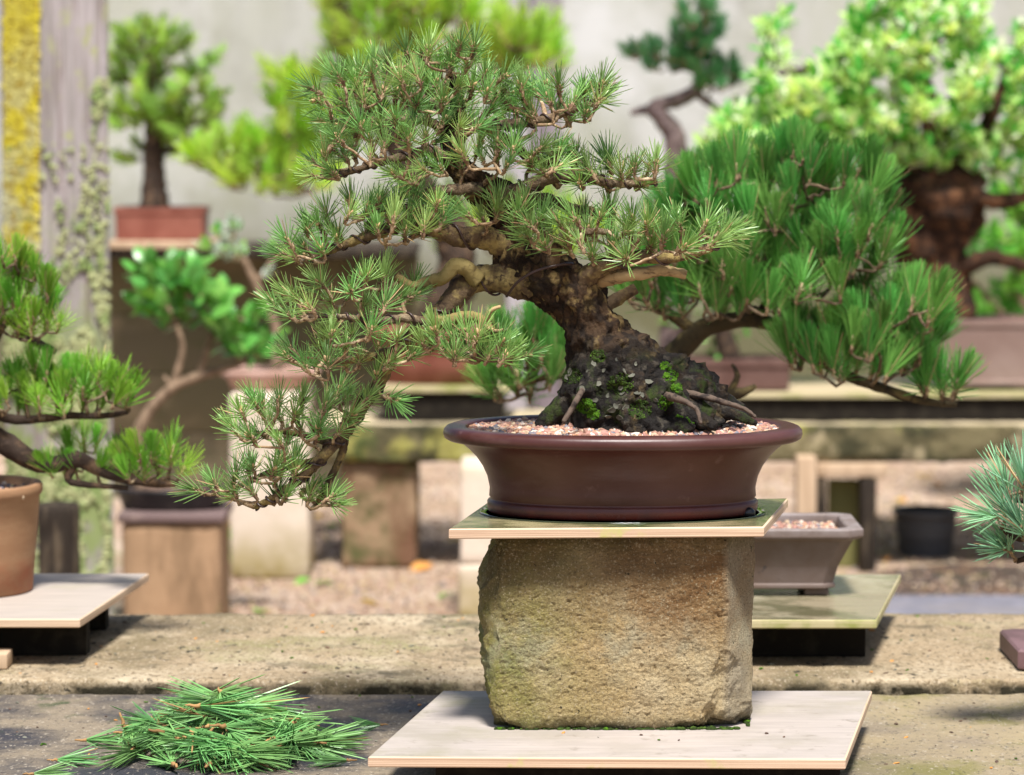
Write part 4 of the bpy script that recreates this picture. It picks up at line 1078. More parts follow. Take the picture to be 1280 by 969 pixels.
yfront = lambda u: YO - .02 + .032 * (u - 47) / 91
part('yellow_lichen', crust(7000, 6, 47, -60, 330, yface, None, 2, 6, lambda u, v: .9 * (1 - .5 * max(0, (v - 200) / 150))), m_lichen, post, kind='stuff')
part('green_lichen', crust(7000, 8, 136, 180, 760, lambda u: yface(u) if u < 47 else yfront(u), None, 2, 6, lambda u, v: (.06 + .9 * max(0, (v - 240) / 260) + (.35 if u < 47 else 0) + (.2 if u > 100 and v > 90 else 0)) * (noise.noise(Vector((u * .03, v * .012, 0))) > -.12)), m_lichen_g, post, kind='stuff')
part('green_lichen', crust(500, 112, 136, 100, 200, yfront, None, 2, 5, lambda u, v: math.exp(-((u - 122) / 9) ** 2 - ((v - 122) / 26) ** 2)), m_lichen_g, post, kind='stuff')

# ---- dark stump behind the terracotta pot
YK = 6.9
mb = MB(); a_, b_ = W(44, 660, YK), W(96, 660, YK); zt2 = W(60, 632, YK).z
mb.tube([Vector(((a_.x + b_.x) / 2, YK + .04, z)) for z in [zt2 * i / 24 for i in range(25)]], [(b_.x - a_.x) / 2] * 25, 24, 0, bark=.12, bscale=40)
solo('tree_stump', mb, m_darkwood, 'dark rough wooden stump behind the terracotta pot and left board', 'stump')

# ---- wooden pedestal with black tray and round leaved shrub
YQ = 7.75
def block(name, u0, u1, vtop, Y, depth, m, label, cat, zbase=0.0, rnd=.012, capm=None, cap=12, amp=.004, side=0):
    x0, x1 = W(u0, vtop, Y).x, W(u1, vtop, Y).x; z1 = W(u0, vtop, Y).z
    mbx = MB(); mbx.rough((x0, Y, zbase), (x1, Y + depth, z1 - (px(cap, Y) if capm else 0)), (12, 8, 16), rnd=rnd, fn=slabfn(u0, amp, .6))
    if not capm: return solo(name, mbx, m, label, cat)
    root = thing(name, label, cat, ((x0 + x1) / 2, Y + depth / 2, zbase))
    part('shaft', mbx, m, root)
    mbx = MB(); e = px(5, Y); mbx.box((x0 - e, Y - e, z1 - px(cap, Y) + .001), (x1 + e, Y + depth + e, z1), 0, .004); part('cap', mbx, capm, root)
    return root
block('wooden_pedestal', 152, 276, 642, YQ, .24, m_ped, 'square brown wooden pedestal with dark cap beside the lichened post', 'pedestal', capm=m_ped_top)
zq = W(200, 642, YQ).z
tq = W(215, 630, YQ + .12)
tray = thing('black_tray', 'shallow black glazed tray pot on the brown wooden pedestal', 'pot', (tq.x, YQ + .12, zq))
mb = MB(); mb.lathe([(.105, .001), (.115, .003), (.125, .03), (.135, .042), (.137, .048), (.132, .05), (.125, .05), (.12, .04)], (tq.x, YQ + .12, zq), sy=lambda r: r * .72, seg=48, expo=2.6); part('body', mb, m_black, tray)
mb = MB(); mb.lathe([(.10, 0), (.122, .002), (.06, .016), (.01, .022)], (tq.x, YQ + .12, zq + .04), sy=lambda r: r * .7, seg=40); part('soil', mb, m_soilpot, tray)

def shrub(name, label, Y, base, trunk_pts, branches, pads, n, depth, leaf_sets, bark, seed, size=(.8, 1.2), twig_r=.003, limit=300, bias=(0, -.3, .45), seg=14, bark_amp=.2):
    rr = random.Random(seed)
    root = thing(name, label, 'shrub', base)
    TT = lambda q: (W(q[0], q[1], Y + (q[3] if len(q) > 3 else 0)), px(q[2], Y))
    nd = []
    for i, b in enumerate([trunk_pts] + branches):
        p, r = spline([TT(q) for q in b], .012)
        mbx = MB(); mbx.tube(p, r, seg if i == 0 else 9, 0, bark=bark_amp, bscale=30, seed=seed); part('trunk' if i == 0 else 'branch', mbx, bark, root)
        nd += list(zip(p, r))
    pts = []; sprigs = []
    for poly, share in pads:
        x0, x1 = min(p[0] for p in poly), max(p[0] for p in poly); y0, y1 = min(p[1] for p in poly), max(p[1] for p in poly)
        cx, cy = (x0 + x1) / 2, (y0 + y1) / 2
        want = int(n * share / 7); got = 0; tr_ = 0
        while got < want and tr_ < want * 40:
            tr_ += 1
            u, v = rr.uniform(x0, x1), rr.uniform(y0, y1)
            if not inpoly(u, v, poly): continue
            if noise.noise(Vector((u * .022, v * .022, seed))) < -.2: continue
            e = 1 - .8 * max(abs(u - cx) / (x1 - x0) * 2, abs(v - cy) / (y1 - y0) * 2) ** 2
            c = W(u, v, Y + rr.uniform(-depth, depth) * max(.25, e))
            ax = Vector((.7 * (u - cx) / (x1 - x0) * 2 + rr.gauss(0, .4), rr.gauss(-.2, .4), .7 + .3 * (cy - v) / (y1 - y0) + rr.gauss(0, .3))).normalized()
            sprigs.append((c, ax, 0)); got += 1
    grow(root, nd, sprigs, twig_r, .03, bark, seed, groups=1)
    lv = []
    for c, ax, _ in sprigs:
        L = leaf_sets[0][2]
        for j in range(7):
            az = j * 2.4 + rr.uniform(-.3, .3); el = rr.uniform(.5, 1.2) if j < 6 else .1
            o = look(ax).to_3x3()
            d = o @ Vector((sin(el) * cos(az), sin(el) * sin(az), cos(el)))
            lv.append((c + ax * L * (.16 * j - .5), d))
    lv.sort(key=lambda t: t[0].y)
    rest = [MB() for _ in leaf_sets]
    tot = sum(ls[1] for ls in leaf_sets)
    for i, (p, d) in enumerate(lv):
        x = rr.uniform(0, tot); k_ = 0
        while x > leaf_sets[k_][1]: x -= leaf_sets[k_][1]; k_ += 1
        me, w_, L, rawl, mm = leaf_sets[k_]
        M = Matrix.Translation(p) @ looky(d, rr.uniform(-.6, .6)) @ Matrix.Scale(rr.uniform(*size), 4)
        if i < limit: inst('leaf', me, root, M)
        else: rest[k_].merge(rawl, M)
    if any(r.v for r in rest):
        allm = MB()
        for k_, r in enumerate(rest):
            r.m = [k_] * len(r.f); allm.merge(r)
        part('inner_leaves', allm, [ls[4] for ls in leaf_sets], root, kind='stuff')
    return root
def leafset(L, w, mm, share, fold=.25, curl=.2):
    r = leaf(L, w, fold, curl); return (r.mesh('leaf', [mm]), share, L, r, mm)
shrub('leafy_bonsai', 'bonsai with glossy rounded green leaves and a leaning pale trunk, in the black tray', YQ + .1, (tq.x - .06, YQ + .12, zq + .05),
    [(178, 622, 9), (174, 585, 8), (172, 545, 8), (190, 510, 7), (215, 485, 7), (250, 470, 6), (290, 458, 5), (325, 440, 4)], [[(215, 485, 5), (228, 440, 4), (222, 410, 3), (205, 375, 2)], [(250, 470, 5), (265, 420, 4), (285, 390, 3)], [(215, 485, 3), (205, 470, 2)]],
    [([(168, 345), (200, 335), (240, 345), (262, 372), (330, 385), (345, 410), (330, 440), (280, 445), (230, 415), (195, 400), (172, 370)], 1.0)], 200, .10, [leafset(.056, .034, m_leaf_g, 1, .2, .3)], m_branch_pale, 61, size=(.75, 1.1), bias=(0, -.3, .4))

# ---- cream pedestal with pink pot and grey green shrub
YC = 8.55
block('stone_pedestal', 286, 386, 492, YC, .26, m_cream, 'tall cream stone pedestal left of the mossy bench beam', 'pedestal', amp=.006)
zc = W(300, 492, YC).z; cc = W(338, 480, YC + .13)
pp = thing('bonsai_pot', 'shallow pinkish clay pot on the cream stone pedestal', 'pot', (cc.x, YC + .13, zc))
mb = MB(); mb.lathe([(.095, .001), (.10, .003), (.112, .03), (.128, .038), (.13, .052), (.12, .055), (.115, .045)], (cc.x, YC + .13, zc), sy=lambda r: r * .75, seg=40, expo=3); part('body', mb, m_pinkpot, pp)
mb = MB(); mb.lathe([(.10, 0), (.113, .002), (.02, .008)], (cc.x, YC + .13, zc + .045), sy=lambda r: r * .72, seg=32, expo=3); part('soil', mb, m_soilpot, pp)
shrub('small_bonsai', 'slender sparse bonsai with small grey green leaves, in the pinkish pot', YC + .13, (cc.x, YC + .13, zc + .05),
    [(345, 472, 8), (348, 430, 7), (340, 395, 6), (320, 355, 5), (305, 325, 4), (290, 300, 2)], [[(320, 355, 4), (345, 320, 3), (365, 300, 2)], [(305, 325, 3), (270, 315, 2), (250, 305, 2)]],
    [([(245, 295), (275, 270), (320, 275), (340, 300), (335, 345), (300, 350), (262, 335)], 1.0)], 120, .14, [leafset(.026, .016, m_leaf_grey, 3), leafset(.03, .018, m_leaf_b, .5)], m_branch_pale, 62, twig_r=.002)

# ---- rear bench: long mossy beam on stone legs
YR_ = 8.72
zb1 = W(640, 530, YR_).z; zb0 = W(640, 578, YR_).z
rbench = thing('stone_bench', 'rear bench with one long thick mossy beam resting on a squat brown stone leg', 'bench', (W(900, 550, YR_).x, YR_ + .2, 0))
mb = MB(); mb.rough((W(388, 550, YR_).x, YR_, zb0), (W(1560, 550, YR_).x, YR_ + .42, zb1), (160, 14, 8), rnd=.012, fn=slabfn(33, .010, .8))
for i_ in range(len(mb.v)): pass
bo = part('beam', mb, m_beam, rbench)
bo.data.transform(Matrix.Translation((0, 0, -zb1))); bo.location.z = zb1
for u0, u1 in ((426, 520), (1330, 1420)):
    mb = MB(); mb.rough((W(u0, 640, YR_).x, YR_ + .03, 0), (W(u1, 640, YR_).x, YR_ + .33, zb0 - .004), (12, 10, 16), rnd=.014, fn=slabfn(u0, .010, .7)); part('leg', mb, m_leg, rbench)
# pale stacked blocks
YZ = 7.9
z2 = W(600, 583, YZ).z; zj = W(600, 706, YZ).z
st = thing('block_stack', 'two pale concrete blocks stacked into a pier behind the sandstone block', 'pier', (W(640, 600, YZ).x, YZ + .12, 0))
mb = MB(); mb.rough((W(573, 700, YZ).x, YZ, 0), (W(705, 700, YZ).x, YZ + .25, zj - .001), (10, 8, 10), rnd=.01, fn=slabfn(71, .005, .5)); part('block', mb, m_cream, st)
mb = MB(); mb.rough((W(575, 700, YZ).x, YZ + .005, zj + .001), (W(703, 700, YZ).x, YZ + .245, z2), (10, 8, 12), rnd=.01, fn=slabfn(74, .005, .5)); part('block', mb, m_cream, st)

# boards and pots on the rear bench
def rear_board(u0, u1, vf, vb_, Y, label, zt_):
    q = [Wz(u0, vf, zt_), Wz(u1, vf, zt_), Wz(u1 + (u1 - 640) * -.02 + 8, vb_, zt_), Wz(u0 + 8, vb_, zt_)]
    c = sum(q, Vector()) / 4
    r = thing('plywood_board', label, 'board', (c.x, c.y, zt_ - .02))
    mbx = MB(); mbx.prism(q, .014, 0, 1); part('panel', mbx, [plywood('old plywood', (.45, .36, .22), [dict(col=(.2, .22, .06), scale=3, lo=.5, hi=.62)]), m_ply_edge_moss], r)
    for y_ in (.015, .24):  # full-length black supports added to put shade between board and beam
        mbx = MB(); mbx.box((q[0].x + .02, q[0].y + y_, zb1 + .004), (q[1].x - .02, q[0].y + y_ + .04, zt_ - .0145)); part('shade_batten', mbx, m_shade_rail, r)
    return q
zt3 = W(1000, 491, YR_ + .04).z
rear_board(880, 1420, 491, 471, YR_, 'long tan mossy board on the rear bench beneath the grey brown rectangular pot', zt3)
zt4 = W(540, 484, YR_ + .04).z
rear_board(468, 640, 484, 472, YR_, 'pale narrow board on the rear bench beneath the brick red oval pot', zt4)
# grey brown rectangular pot, right
YG = YR_ + .20
gx = W(1236, 440, YG - .1); zz0 = zt3 + .0005
bp2 = thing('bonsai_pot', 'rectangular grey brown glazed pot on the long board, holding the yellow green shrub', 'pot', (gx.x, YG, zz0))
mb = MB(); octa(mb, [(.118, .012), (.122, .014), (.122, .024), (.116, .026), (.124, .10), (.132, .166), (.138, .170), (.139, .186), (.128, .187), (.126, .18)], (gx.x, YG, zz0), .75, 8, ch=.96); part('body', mb, m_brownpot, bp2)
for sx_ in (-1, 1):
    for sy_ in (-1, 1):
        mb = MB(); mb.box((gx.x + sx_ * .09 - .022, YG + sy_ * .06 - .018, zz0), (gx.x + sx_ * .09 + .022, YG + sy_ * .06 + .018, zz0 + .0115), 0, .003); part('foot', mb, m_brownpot, bp2)
mb = MB(); mb.rough((gx.x - .124, YG - .088, zz0 + .16), (gx.x + .124, YG + .088, zz0 + .181), (10, 8, 2), rnd=.004, fn=slabfn(5, .01, 1)); part('soil', mb, mat('reddish soil', (.32, .16, .12), .95, .1, [dict(col=(.16, .08, .06), scale=60, lo=.5, hi=.6)]), bp2)
ly = leafset(.037, .015, m_leaf_y, 5); lw = leafset(.038, .016, m_leaf_w, 1.6); lg2 = leafset(.052, .021, m_leaf_b, 1.2)
YY = YG
shrub('leafy_bonsai', 'large bright yellow green bonsai with pale leaves and thick gnarled red brown trunk', YY, (gx.x - .09, YY, zz0 + .18),
    [(1178, 398, 44), (1176, 372, 40), (1168, 335, 40), (1162, 300, 46), (1168, 265, 58), (1172, 235, 62), (1172, 212, 46)],
    [[(1140, 250, 24, -.03), (1115, 225, 16, -.05), (1085, 195, 10, -.06), (1040, 170, 6), (980, 170, 4)], [(1200, 250, 18, -.05), (1225, 248, 12, -.07), (1255, 252, 10, -.08), (1300, 240, 7), (1350, 220, 5)], [(1170, 215, 30), (1165, 150, 14), (1150, 80, 7), (1140, 20, 4)],
     [(1190, 220, 20), (1230, 160, 10), (1260, 90, 6), (1280, 30, 4)], [(1150, 220, 18), (1090, 140, 9), (1040, 90, 5), (960, 90, 3), (960, 40, 2)], [(1180, 345, 18), (1215, 330, 12, -.04), (1245, 322, 9, -.05), (1300, 340, 7, -.05)], [(1160, 320, 20, -.04), (1140, 300, 14, -.07), (1130, 260, 10, -.08), (1120, 235, 7, -.07)]],
    [([(985, 160), (1000, 120), (1060, 60), (1075, 10), (1100, -30), (1200, -40), (1250, 30), (1330, 60), (1380, 140), (1350, 230), (1290, 235), (1230, 215), (1160, 210), (1100, 215), (1050, 200), (1000, 200)], .80),
     ([(880, 190), (900, 150), (960, 130), (1010, 150), (1060, 190), (1030, 230), (960, 230), (900, 240), (865, 225)], .30), ([(945, 120), (960, 15), (975, 20), (985, 80), (1000, 130), (970, 150)], .03), ([(940, 200), (960, 120), (1010, 90), (1060, 40), (1080, 90), (1040, 180)], .14)],
    7600, .27, [ly, lw, lg2], m_trunk_r, 63, size=(.75, 1.15), twig_r=.0035, seg=32, bark_amp=.4)
# greener shrub beyond, at the right edge
YGB = 10.2
shrub('garden_shrub', 'mid green leafy shrub beyond the rear bench at the right edge', YGB, W(1290, 640, YGB) * 1.0,
    [(1300, 720, 14), (1295, 620, 12), (1290, 500, 10), (1280, 380, 8), (1270, 300, 6)], [[(1285, 420, 6), (1240, 380, 4), (1215, 350, 3)], [(1280, 360, 6), (1320, 300, 4)], [(1275, 310, 5), (1290, 200, 4), (1280, 120, 3)]],
    [([(1195, 260), (1240, 240), (1300, 230), (1400, 260), (1400, 400), (1300, 420), (1200, 400), (1200, 330)], .7), ([(1225, 60), (1300, 30), (1400, 60), (1400, 230), (1300, 220), (1240, 150)], .5)], 900, .25, [leafset(.06, .03, m_leaf_b, 1)], m_branch_pale, 64, size=(.7, 1.1), limit=200)

# brick red oval pot with lime pine
YRP = YR_ + .2
rp = W(548, 440, YRP); zz1 = zt4 + .0005
rpot = thing('bonsai_pot', 'wide brick red oval pot on the rear bench behind the main pine', 'pot', (rp.x, YRP, zz1))
mb = MB(); mb.lathe([(.14, .001), (.15, .004), (.155, .06), (.17, .115), (.188, .12), (.19, .142), (.18, .145), (.172, .13)], (rp.x, YRP, zz1), sy=lambda r: r * .6, seg=56, expo=2.4); part('body', mb, m_redpot, rpot)
mb = MB(); mb.lathe([(.15, 0), (.17, .002), (.06, .02)], (rp.x, YRP, zz1 + .128), sy=lambda r: r * .6, seg=40, expo=2.4); part('soil', mb, m_soilpot, rpot)
lime_raw = [tuft(700 + i, 60, .075, .05, 1.0, .04, .0034, bend=.0, stem=.003, spread=(.1, 1.0), old=4) for i in range(5)]
lime_me = [r.mesh('needle_tuft', [m_ndl_lime, m_twig, m_bud]) for r in lime_raw]
pine_tree('pine_bonsai', 'tall yellow green pine behind the main bonsai, in the brick red oval pot', YRP, (rp.x, YRP, zz1 + .14),
    [(552, 410, 34), (560, 370, 30), (572, 330, 24), (560, 280, 22), (530, 240, 20), (500, 190, 17), (470, 140, 14), (445, 100, 12), (430, 50, 10), (425, 5, 7), (430, -40, 4)],
    [[(470, 140, 9), (430, 170, 7), (380, 190, 5), (330, 205, 4), (270, 215, 3)], [(450, 110, 8), (410, 130, 6), (375, 150, 4)], [(435, 60, 8), (480, 50, 6), (540, 45, 5), (580, 50, 3)], [(470, 140, 8), (540, 120, 6), (600, 100, 5), (650, 85, 3)], [(428, 20, 6), (480, -10, 4), (540, -10, 3)]],
    [([(415, 10), (450, -30), (560, -30), (590, 20), (585, 75), (540, 85), (470, 95), (425, 80), (415, 50)], 17, -.02, .14),
     ([(605, 60), (630, 35), (680, 50), (695, 90), (640, 100), (610, 95)], 15, -.02, .1), ([(345, 140), (355, 110), (390, 105), (415, 150), (400, 200), (365, 190)], 15, -.02, .1),
     ([(240, 205), (280, 185), (340, 185), (400, 205), (410, 240), (340, 248), (300, 240), (250, 222)], 15, -.03, .12), ([(410, 120), (450, 110), (520, 100), (560, 130), (520, 170), (430, 190)], 22, .05, .08),
     ([(470, 270), (560, 250), (700, 260), (760, 300), (700, 330), (560, 330)], 29, .1, .08)],
    lime_me, lime_raw, [m_ndl_lime, m_twig, m_bud], .004, m_bark2, 51, scale=(.75, 1.1), gauss=.3, out=.5, layers=(1.0, 1.4))

# low brown red pot seen under the dark pine
YRB = YR_ + .16
b3 = W(925, 450, YRB)
lowpot = thing('bonsai_pot', 'low brown red rectangular pot on the long board, seen beneath the dark green pine', 'pot', (b3.x, YRB, zt3 + .0005))
mb = MB(); octa(mb, [(.118, .004), (.122, .006), (.128, .062), (.135, .066), (.136, .084), (.125, .085), (.122, .07)], (b3.x, YRB, zt3 + .0005), .7, 8, ch=.95); part('body', mb, mat('brown red clay', (.10, .05, .04), .6, .3, [dict(col=(.15, .085, .07), scale=9, lo=.45, hi=.65)]), lowpot)
mb = MB(); mb.box((b3.x - .12, YRB - .08, zt3 + .05), (b3.x + .12, YRB + .08, zt3 + .077)); part('soil', mb, m_soilpot, lowpot)
mb = MB(); tp3, tr3 = spline([(Vector((b3.x - .02, YRB + .02, zt3 + .07)), .03), (Vector((b3.x - .05, YRB + .03, zt3 + .2)), .022), (Vector((b3.x + .01, YRB + .05, zt3 + .33)), .014), (Vector((b3.x + .04, YRB + .04, zt3 + .42)), .006)], .012)
root3 = thing('leafy_bonsai', 'small leafy bonsai mostly hidden behind the dark green pine, in the low brown red pot', 'shrub', (b3.x, YRB, zt3 + .078))
mb.tube(tp3, tr3, 12, 0, bark=.2, bscale=40); part('trunk', mb, m_bark2, root3)
rr = random.Random(91); lg3 = leafset(.045, .022, m_leaf_g, 1)
for _ in range(220):
    q_ = rr.randrange(len(tp3) // 3, len(tp3)); d = Vector((rr.gauss(0, 1), rr.gauss(0, 1), rr.gauss(.2, .8))).normalized()
    inst('leaf', lg3[0], root3, Matrix.Translation(tp3[q_] + d * rr.uniform(.03, .15)) @ looky((d + Vector((0, 0, .4))).normalized(), rr.uniform(-.6, .6)) @ Matrix.Scale(rr.uniform(.7, 1.1), 4))
# small bottle green pine, right of centre
YSP = YR_ + .24
sp0 = W(842, 470, YSP)
spp = thing('bonsai_pot', 'small dark red pot on the rear bench, hidden under the slender bottle green pine', 'pot', (sp0.x, YSP, zb1 + .002))
mb = MB(); mb.lathe([(.09, 0), (.1, .003), (.11, .05), (.125, .06), (.127, .078), (.118, .08), (.112, .07)], (sp0.x, YSP, zb1 + .003), sy=lambda r: r * .75, seg=40); part('body', mb, m_redpot, spp)
mb = MB(); mb.lathe([(.1, 0), (.112, .002), (.04, .012)], (sp0.x, YSP, zb1 + .07), sy=lambda r: r * .75, seg=32); part('soil', mb, m_soilpot, spp)
small_raw = [tuft(750 + i, 60, .058, .05, .9, .03, .003, bend=.05, stem=.003, spread=(.1, 1.0), old=4) for i in range(4)]
small_me = [r.mesh('needle_tuft', [m_ndl_small, m_twig, m_bud]) for r in small_raw]
pine_tree('pine_bonsai', 'slender bottle green pine with crooked plum grey trunk against the wall', YSP, (sp0.x, YSP, zb1 + .075),
    [(842, 500, 18), (838, 440, 17), (848, 380, 16), (838, 300, 15), (842, 240, 15), (846, 200, 15), (842, 170, 14), (828, 147, 11), (815, 136, 9), (830, 130, 9), (855, 122, 9), (872, 108, 8), (872, 80, 6), (866, 45, 4)],
    [[(822, 140, 7), (805, 138, 6), (788, 142, 3)], [(868, 115, 6), (885, 128, 5), (902, 140, 3)], [(872, 90, 5), (840, 78, 4), (810, 70, 3), (795, 68, 2)], [(872, 100, 5), (895, 92, 4), (915, 95, 3)]],
    [([(850, 45), (850, 20), (885, 15), (892, 45), (885, 75), (850, 85)], 10, -.02, .07), ([(808, 75), (820, 60), (850, 70), (850, 92), (812, 94)], 10, -.02, .06), ([(870, 85), (900, 82), (920, 98), (915, 115), (880, 112)], 10, -.02, .06), ([(792, 74), (800, 70), (800, 78)], 8, 0, .02)],
    small_me, small_raw, [m_ndl_small, m_twig, m_bud], .003, m_trunk_p, 53, scale=(.6, .85), gauss=.22, layers=(1.0, 1.3))

# upper shelf at the left with red rectangular pot and conifer
YH = 10.0
zs = W(200, 301, YH).z
sh = thing('wooden_shelf', 'high dark timber shelf against the wall, carrying the red rectangular pot', 'shelf', (W(250, 310, YH).x, YH + .2, 0))
mb = MB(); mb.box((W(60, 310, YH).x, YH - .05, zs - .05), (W(520, 310, YH).x, YH + .5, zs - .022), 0, .004); part('plank', mb, m_darkwood, sh)
for u in (150, 300, 460):
    x = W(u, 400, YH).x
    mb = MB(); mb.box((x - .04, YH + .335, 0), (x + .04, YH + .41, zs - .051), 0, .005); part('upright', mb, m_darkwood, sh)
for i in range(5):       # boards closing the shelf's back
    z1 = zs - .053 - i * .184
    mb = MB(); mb.box((W(60, 310, YH).x, YH + .30, z1 - .182), (W(520, 310, YH).x, YH + .33, z1), 0, .004); part('back_board', mb, mat('stained back board', (.17 - .015 * (i % 2), .145 - .012 * (i % 2), .085), .9, .1, [dict(col=(.12, .12, .06), scale=3, lo=.45, hi=.62, sv=(.8, 1, 2)), dict(col=(.3, .24, .15), scale=4, lo=.52, hi=.66, seed=3 + i)]), sh)
mb = MB(); q = [Wz(136, 303, zs), Wz(285, 303, zs), Wz(290, 298, zs), Wz(140, 298, zs)]
yq0, yq1 = YH - .06, YH + .3
mb.box((W(136, 300, YH).x, yq0, zs - .0215), (W(268, 300, YH).x, yq1, zs - .0005), 0, .002)
solo('plywood_board', mb, m_palewood, 'thin pale board on the dark shelf under the red rectangular pot', 'board')
cx0, cx1 = W(142, 280, YH).x, W(255, 280, YH).x; hh_ = px(41, YH)
rpt = thing('bonsai_pot', 'brick red rectangular pot on the high shelf next to the post', 'pot', ((cx0 + cx1) / 2, YH + .1, zs))
mb = MB(); octa(mb, [(.126, .0), (.129, .003), (.131, hh_ * .8), (.136, hh_ * .82), (.136, hh_), (.124, hh_), (.122, hh_ * .9)], ((cx0 + cx1) / 2, YH + .1, zs), .7, 8, ch=.97); part('body', mb, m_redpot, rpt)
mb = MB(); mb.box(((cx0 + cx1) / 2 - .12, YH + .02, zs + hh_ * .7), ((cx0 + cx1) / 2 + .12, YH + .18, zs + hh_ * .92)); part('soil', mb, m_soilpot, rpt)
con_raw = [tuft(800 + i, 46, .045, .1, 1.2, .05, .0035, bend=.1, stem=.003, spread=(.0, 1.0)) for i in range(4)]
con_me = [r.mesh('needle_tuft', [m_ndl_con, m_bark2, m_bud]) for r in con_raw]
pine_tree('conifer_bonsai', 'small upright conifer bonsai with thick dark trunk in the red rectangular pot on the shelf', YH + .1, ((cx0 + cx1) / 2, YH + .1, zs + hh_ * .9),
    [(193, 262, 20), (193, 240, 16), (192, 205, 13), (192, 170, 11), (190, 130, 8), (188, 90, 6), (188, 55, 3)],
    [[(192, 180, 6), (225, 160, 5), (255, 150, 3)], [(191, 150, 6), (165, 140, 4), (148, 135, 3)], [(190, 110, 5), (165, 100, 4), (150, 95, 3)], [(190, 100, 5), (215, 85, 3)], [(192, 190, 6), (230, 185, 4), (255, 180, 3)]],
    [([(150, 75), (160, 45), (190, 32), (220, 42), (232, 65), (200, 80), (160, 85)], 10, -.02, .10), ([(140, 105), (160, 88), (200, 90), (205, 105), (160, 112)], 10, -.02, .08), ([(205, 135), (230, 105), (262, 115), (272, 150), (250, 175), (215, 170)], 10, -.03, .1), ([(142, 150), (160, 125), (200, 130), (215, 160), (190, 175), (150, 160)], 10, -.03, .08), ([(240, 95), (265, 78), (258, 90)], 6, 0, .03), ([(160, 205), (175, 180), (215, 172), (230, 190), (200, 200)], 12, .02, .06)],
    con_me, con_raw, [m_ndl_con, m_bark2, m_bud], .003, m_bark2, 55, scale=(.7, 1.05), gauss=.35, out=.7, up=.5)

# timber trestle under the rear bench, right
YTR = 8.74
tr_ = thing('timber_trestle', 'pale timber trestle frame with a dark post, under the rear bench', 'trestle', (W(1045, 650, YTR).x, YTR, 0))
def tbox(name, u0, u1, v0, v1, m, dy=0, d=.08, toground=False):
    a_, b_ = W(u0, v1, YTR + dy), W(u1, v0, YTR + dy)
    mbx = MB(); mbx.box((a_.x, YTR + dy, 0 if toground else a_.z), (b_.x, YTR + dy + d, b_.z), 0, .004); part(name, mbx, m, tr_)
tbox('upright', 996, 1021, 572, 700, m_palewood, -.1, .08, True)
tbox('rail', 1022, 1110, 580, 597, m_palewood, -.05, .06)
tbox('upright', 1076, 1096, 599, 705, m_darkwood, -.06, .09, True)
tbox('upright', 1022, 1034, 599, 700, m_darkwood, -.05, .06, True)
tbox('panel', 1035, 1075, 600, 700, m_mossboard, .03, .03, True)
# black plastic pot on the ground
YPP = Wz(1157, 698, 0).y + .08
p0 = W(1157, 660, YPP); k = px(1, YPP)
ppot = thing('plastic_pot', 'empty dark grey plastic nursery pot on the ground under the rear bench', 'pot', (p0.x, YPP, 0))
hpp = W(1157, 636, YPP).z
mb = MB(); mb.lathe([(33 * k, .001), (34 * k, .004), (36 * k, hpp * .6), (38 * k, hpp * .62), (38 * k, hpp * .72), (36.5 * k, hpp * .74), (38 * k, hpp * .86), (42 * k, hpp * .9), (42.5 * k, hpp), (39 * k, hpp), (37 * k, hpp * .5), (31 * k, .02)], (p0.x, YPP, 0), seg=40); part('body', mb, m_plastic, ppot)

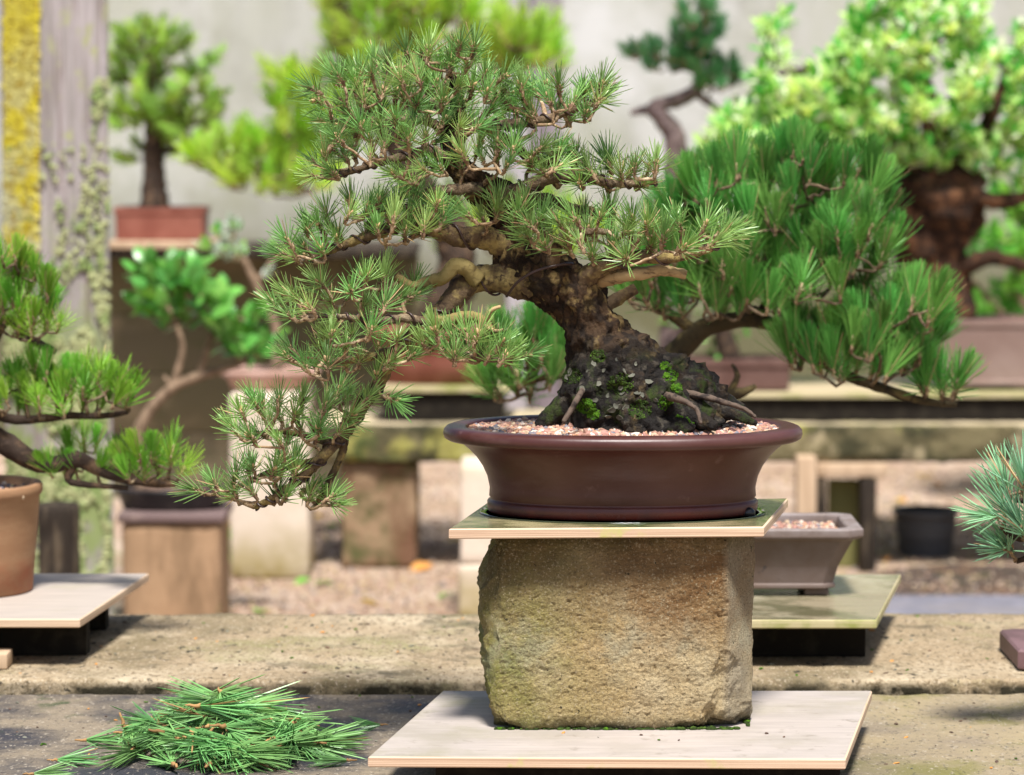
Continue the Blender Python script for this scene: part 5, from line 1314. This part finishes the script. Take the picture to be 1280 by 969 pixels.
# weeds and fallen leaves on the ground
rr = random.Random(17)
wl = leafset(.085, .032, m_leaf_b, 1)
for i, (u, v, s, lab) in enumerate(((322, 712, 1.0, 'bright green leafy weed at the foot of the cream stone pedestal'), (345, 700, .7, 'small weed to the right of the larger weed at the cream pedestal'))):
    p = Wz(u, v, 0)
    wr = thing('weed', lab, 'weed', p)
    for j in range(int(20 * s) + 5):
        az = rr.uniform(0, 6.28); el = rr.uniform(.3, 1.3)
        d = Vector((cos(az) * cos(el), sin(az) * cos(el), sin(el)))
        inst('leaf', wl[0], wr, Matrix.Translation(p + Vector((rr.uniform(-.06, .06) * s, rr.uniform(-.04, .04), rr.uniform(0, .07) * s))) @ looky(d, rr.uniform(-.5, .5)) @ Matrix.Scale(rr.uniform(.7, 1.2) * s, 4))
fy = leaf(.09, .06, .15, .4).mesh('fallen_leaf', [m_fallen_y]); fo = leaf(.08, .05, .2, .5).mesh('fallen_leaf', [m_fallen_o]); fg = leaf(.08, .04, .2, .4).mesh('fallen_leaf', [m_leaf_b])
spots = [(555, 678, 0, 'large yellow fallen leaf beyond the mossy beam, near the pale block stack'), (541, 707, 1, 'orange fallen leaf just left of the pale block stack')]
spots += [(rr.uniform(290, 590), rr.uniform(590, 765), rr.choice((0, 1, 1, 2)), None) for _ in range(26)] + [(rr.uniform(1080, 1290), rr.uniform(590, 700), rr.choice((0, 1, 1)), None) for _ in range(14)]
for u, v, k_, lab in spots:
    p = Wz(u, v, .012)
    d = Vector((rr.uniform(-1, 1), rr.uniform(-1, 1), rr.uniform(-.05, .12))).normalized()
    o = inst('fallen_leaf', (fy, fo, fg)[k_], None, Matrix.Translation(p) @ looky(d, rr.uniform(-.4, .4)) @ Matrix.Scale(.9 if lab else rr.uniform(.4, .8), 4))
    o['label'] = lab or ('small yellow leaf fallen on the gravel ground', 'small orange brown leaf fallen on the gravel ground', 'small green leaf fallen on the gravel ground')[k_]
    o['category'] = 'leaf'; o['group'] = 'fallen leaves on the ground' if lab else ('small yellow fallen leaves', 'small orange fallen leaves', 'small green fallen leaves')[k_]
mb = MB(); gravel(mb, 7000, lambda q: (lambda p: Vector((p.x, p.y, .004)))(Wz(q.uniform(280, 1300), q.uniform(585, 772), 0)), .0065, random.Random(14), 7)
GP = [mat('ground stone ' + n, c, .9, .1) for n, c in (('tan', (.46, .34, .24)), ('buff', (.50, .40, .29)), ('brown', (.30, .20, .14)), ('pink', (.42, .28, .21)), ('dark', (.16, .11, .08)), ('straw', (.44, .34, .18)), ('grey', (.3, .26, .23)))]
solo('ground_gravel', mb, GP, 'pinkish pebbles strewn over the ground under the rear bench', 'gravel', kind='stuff')
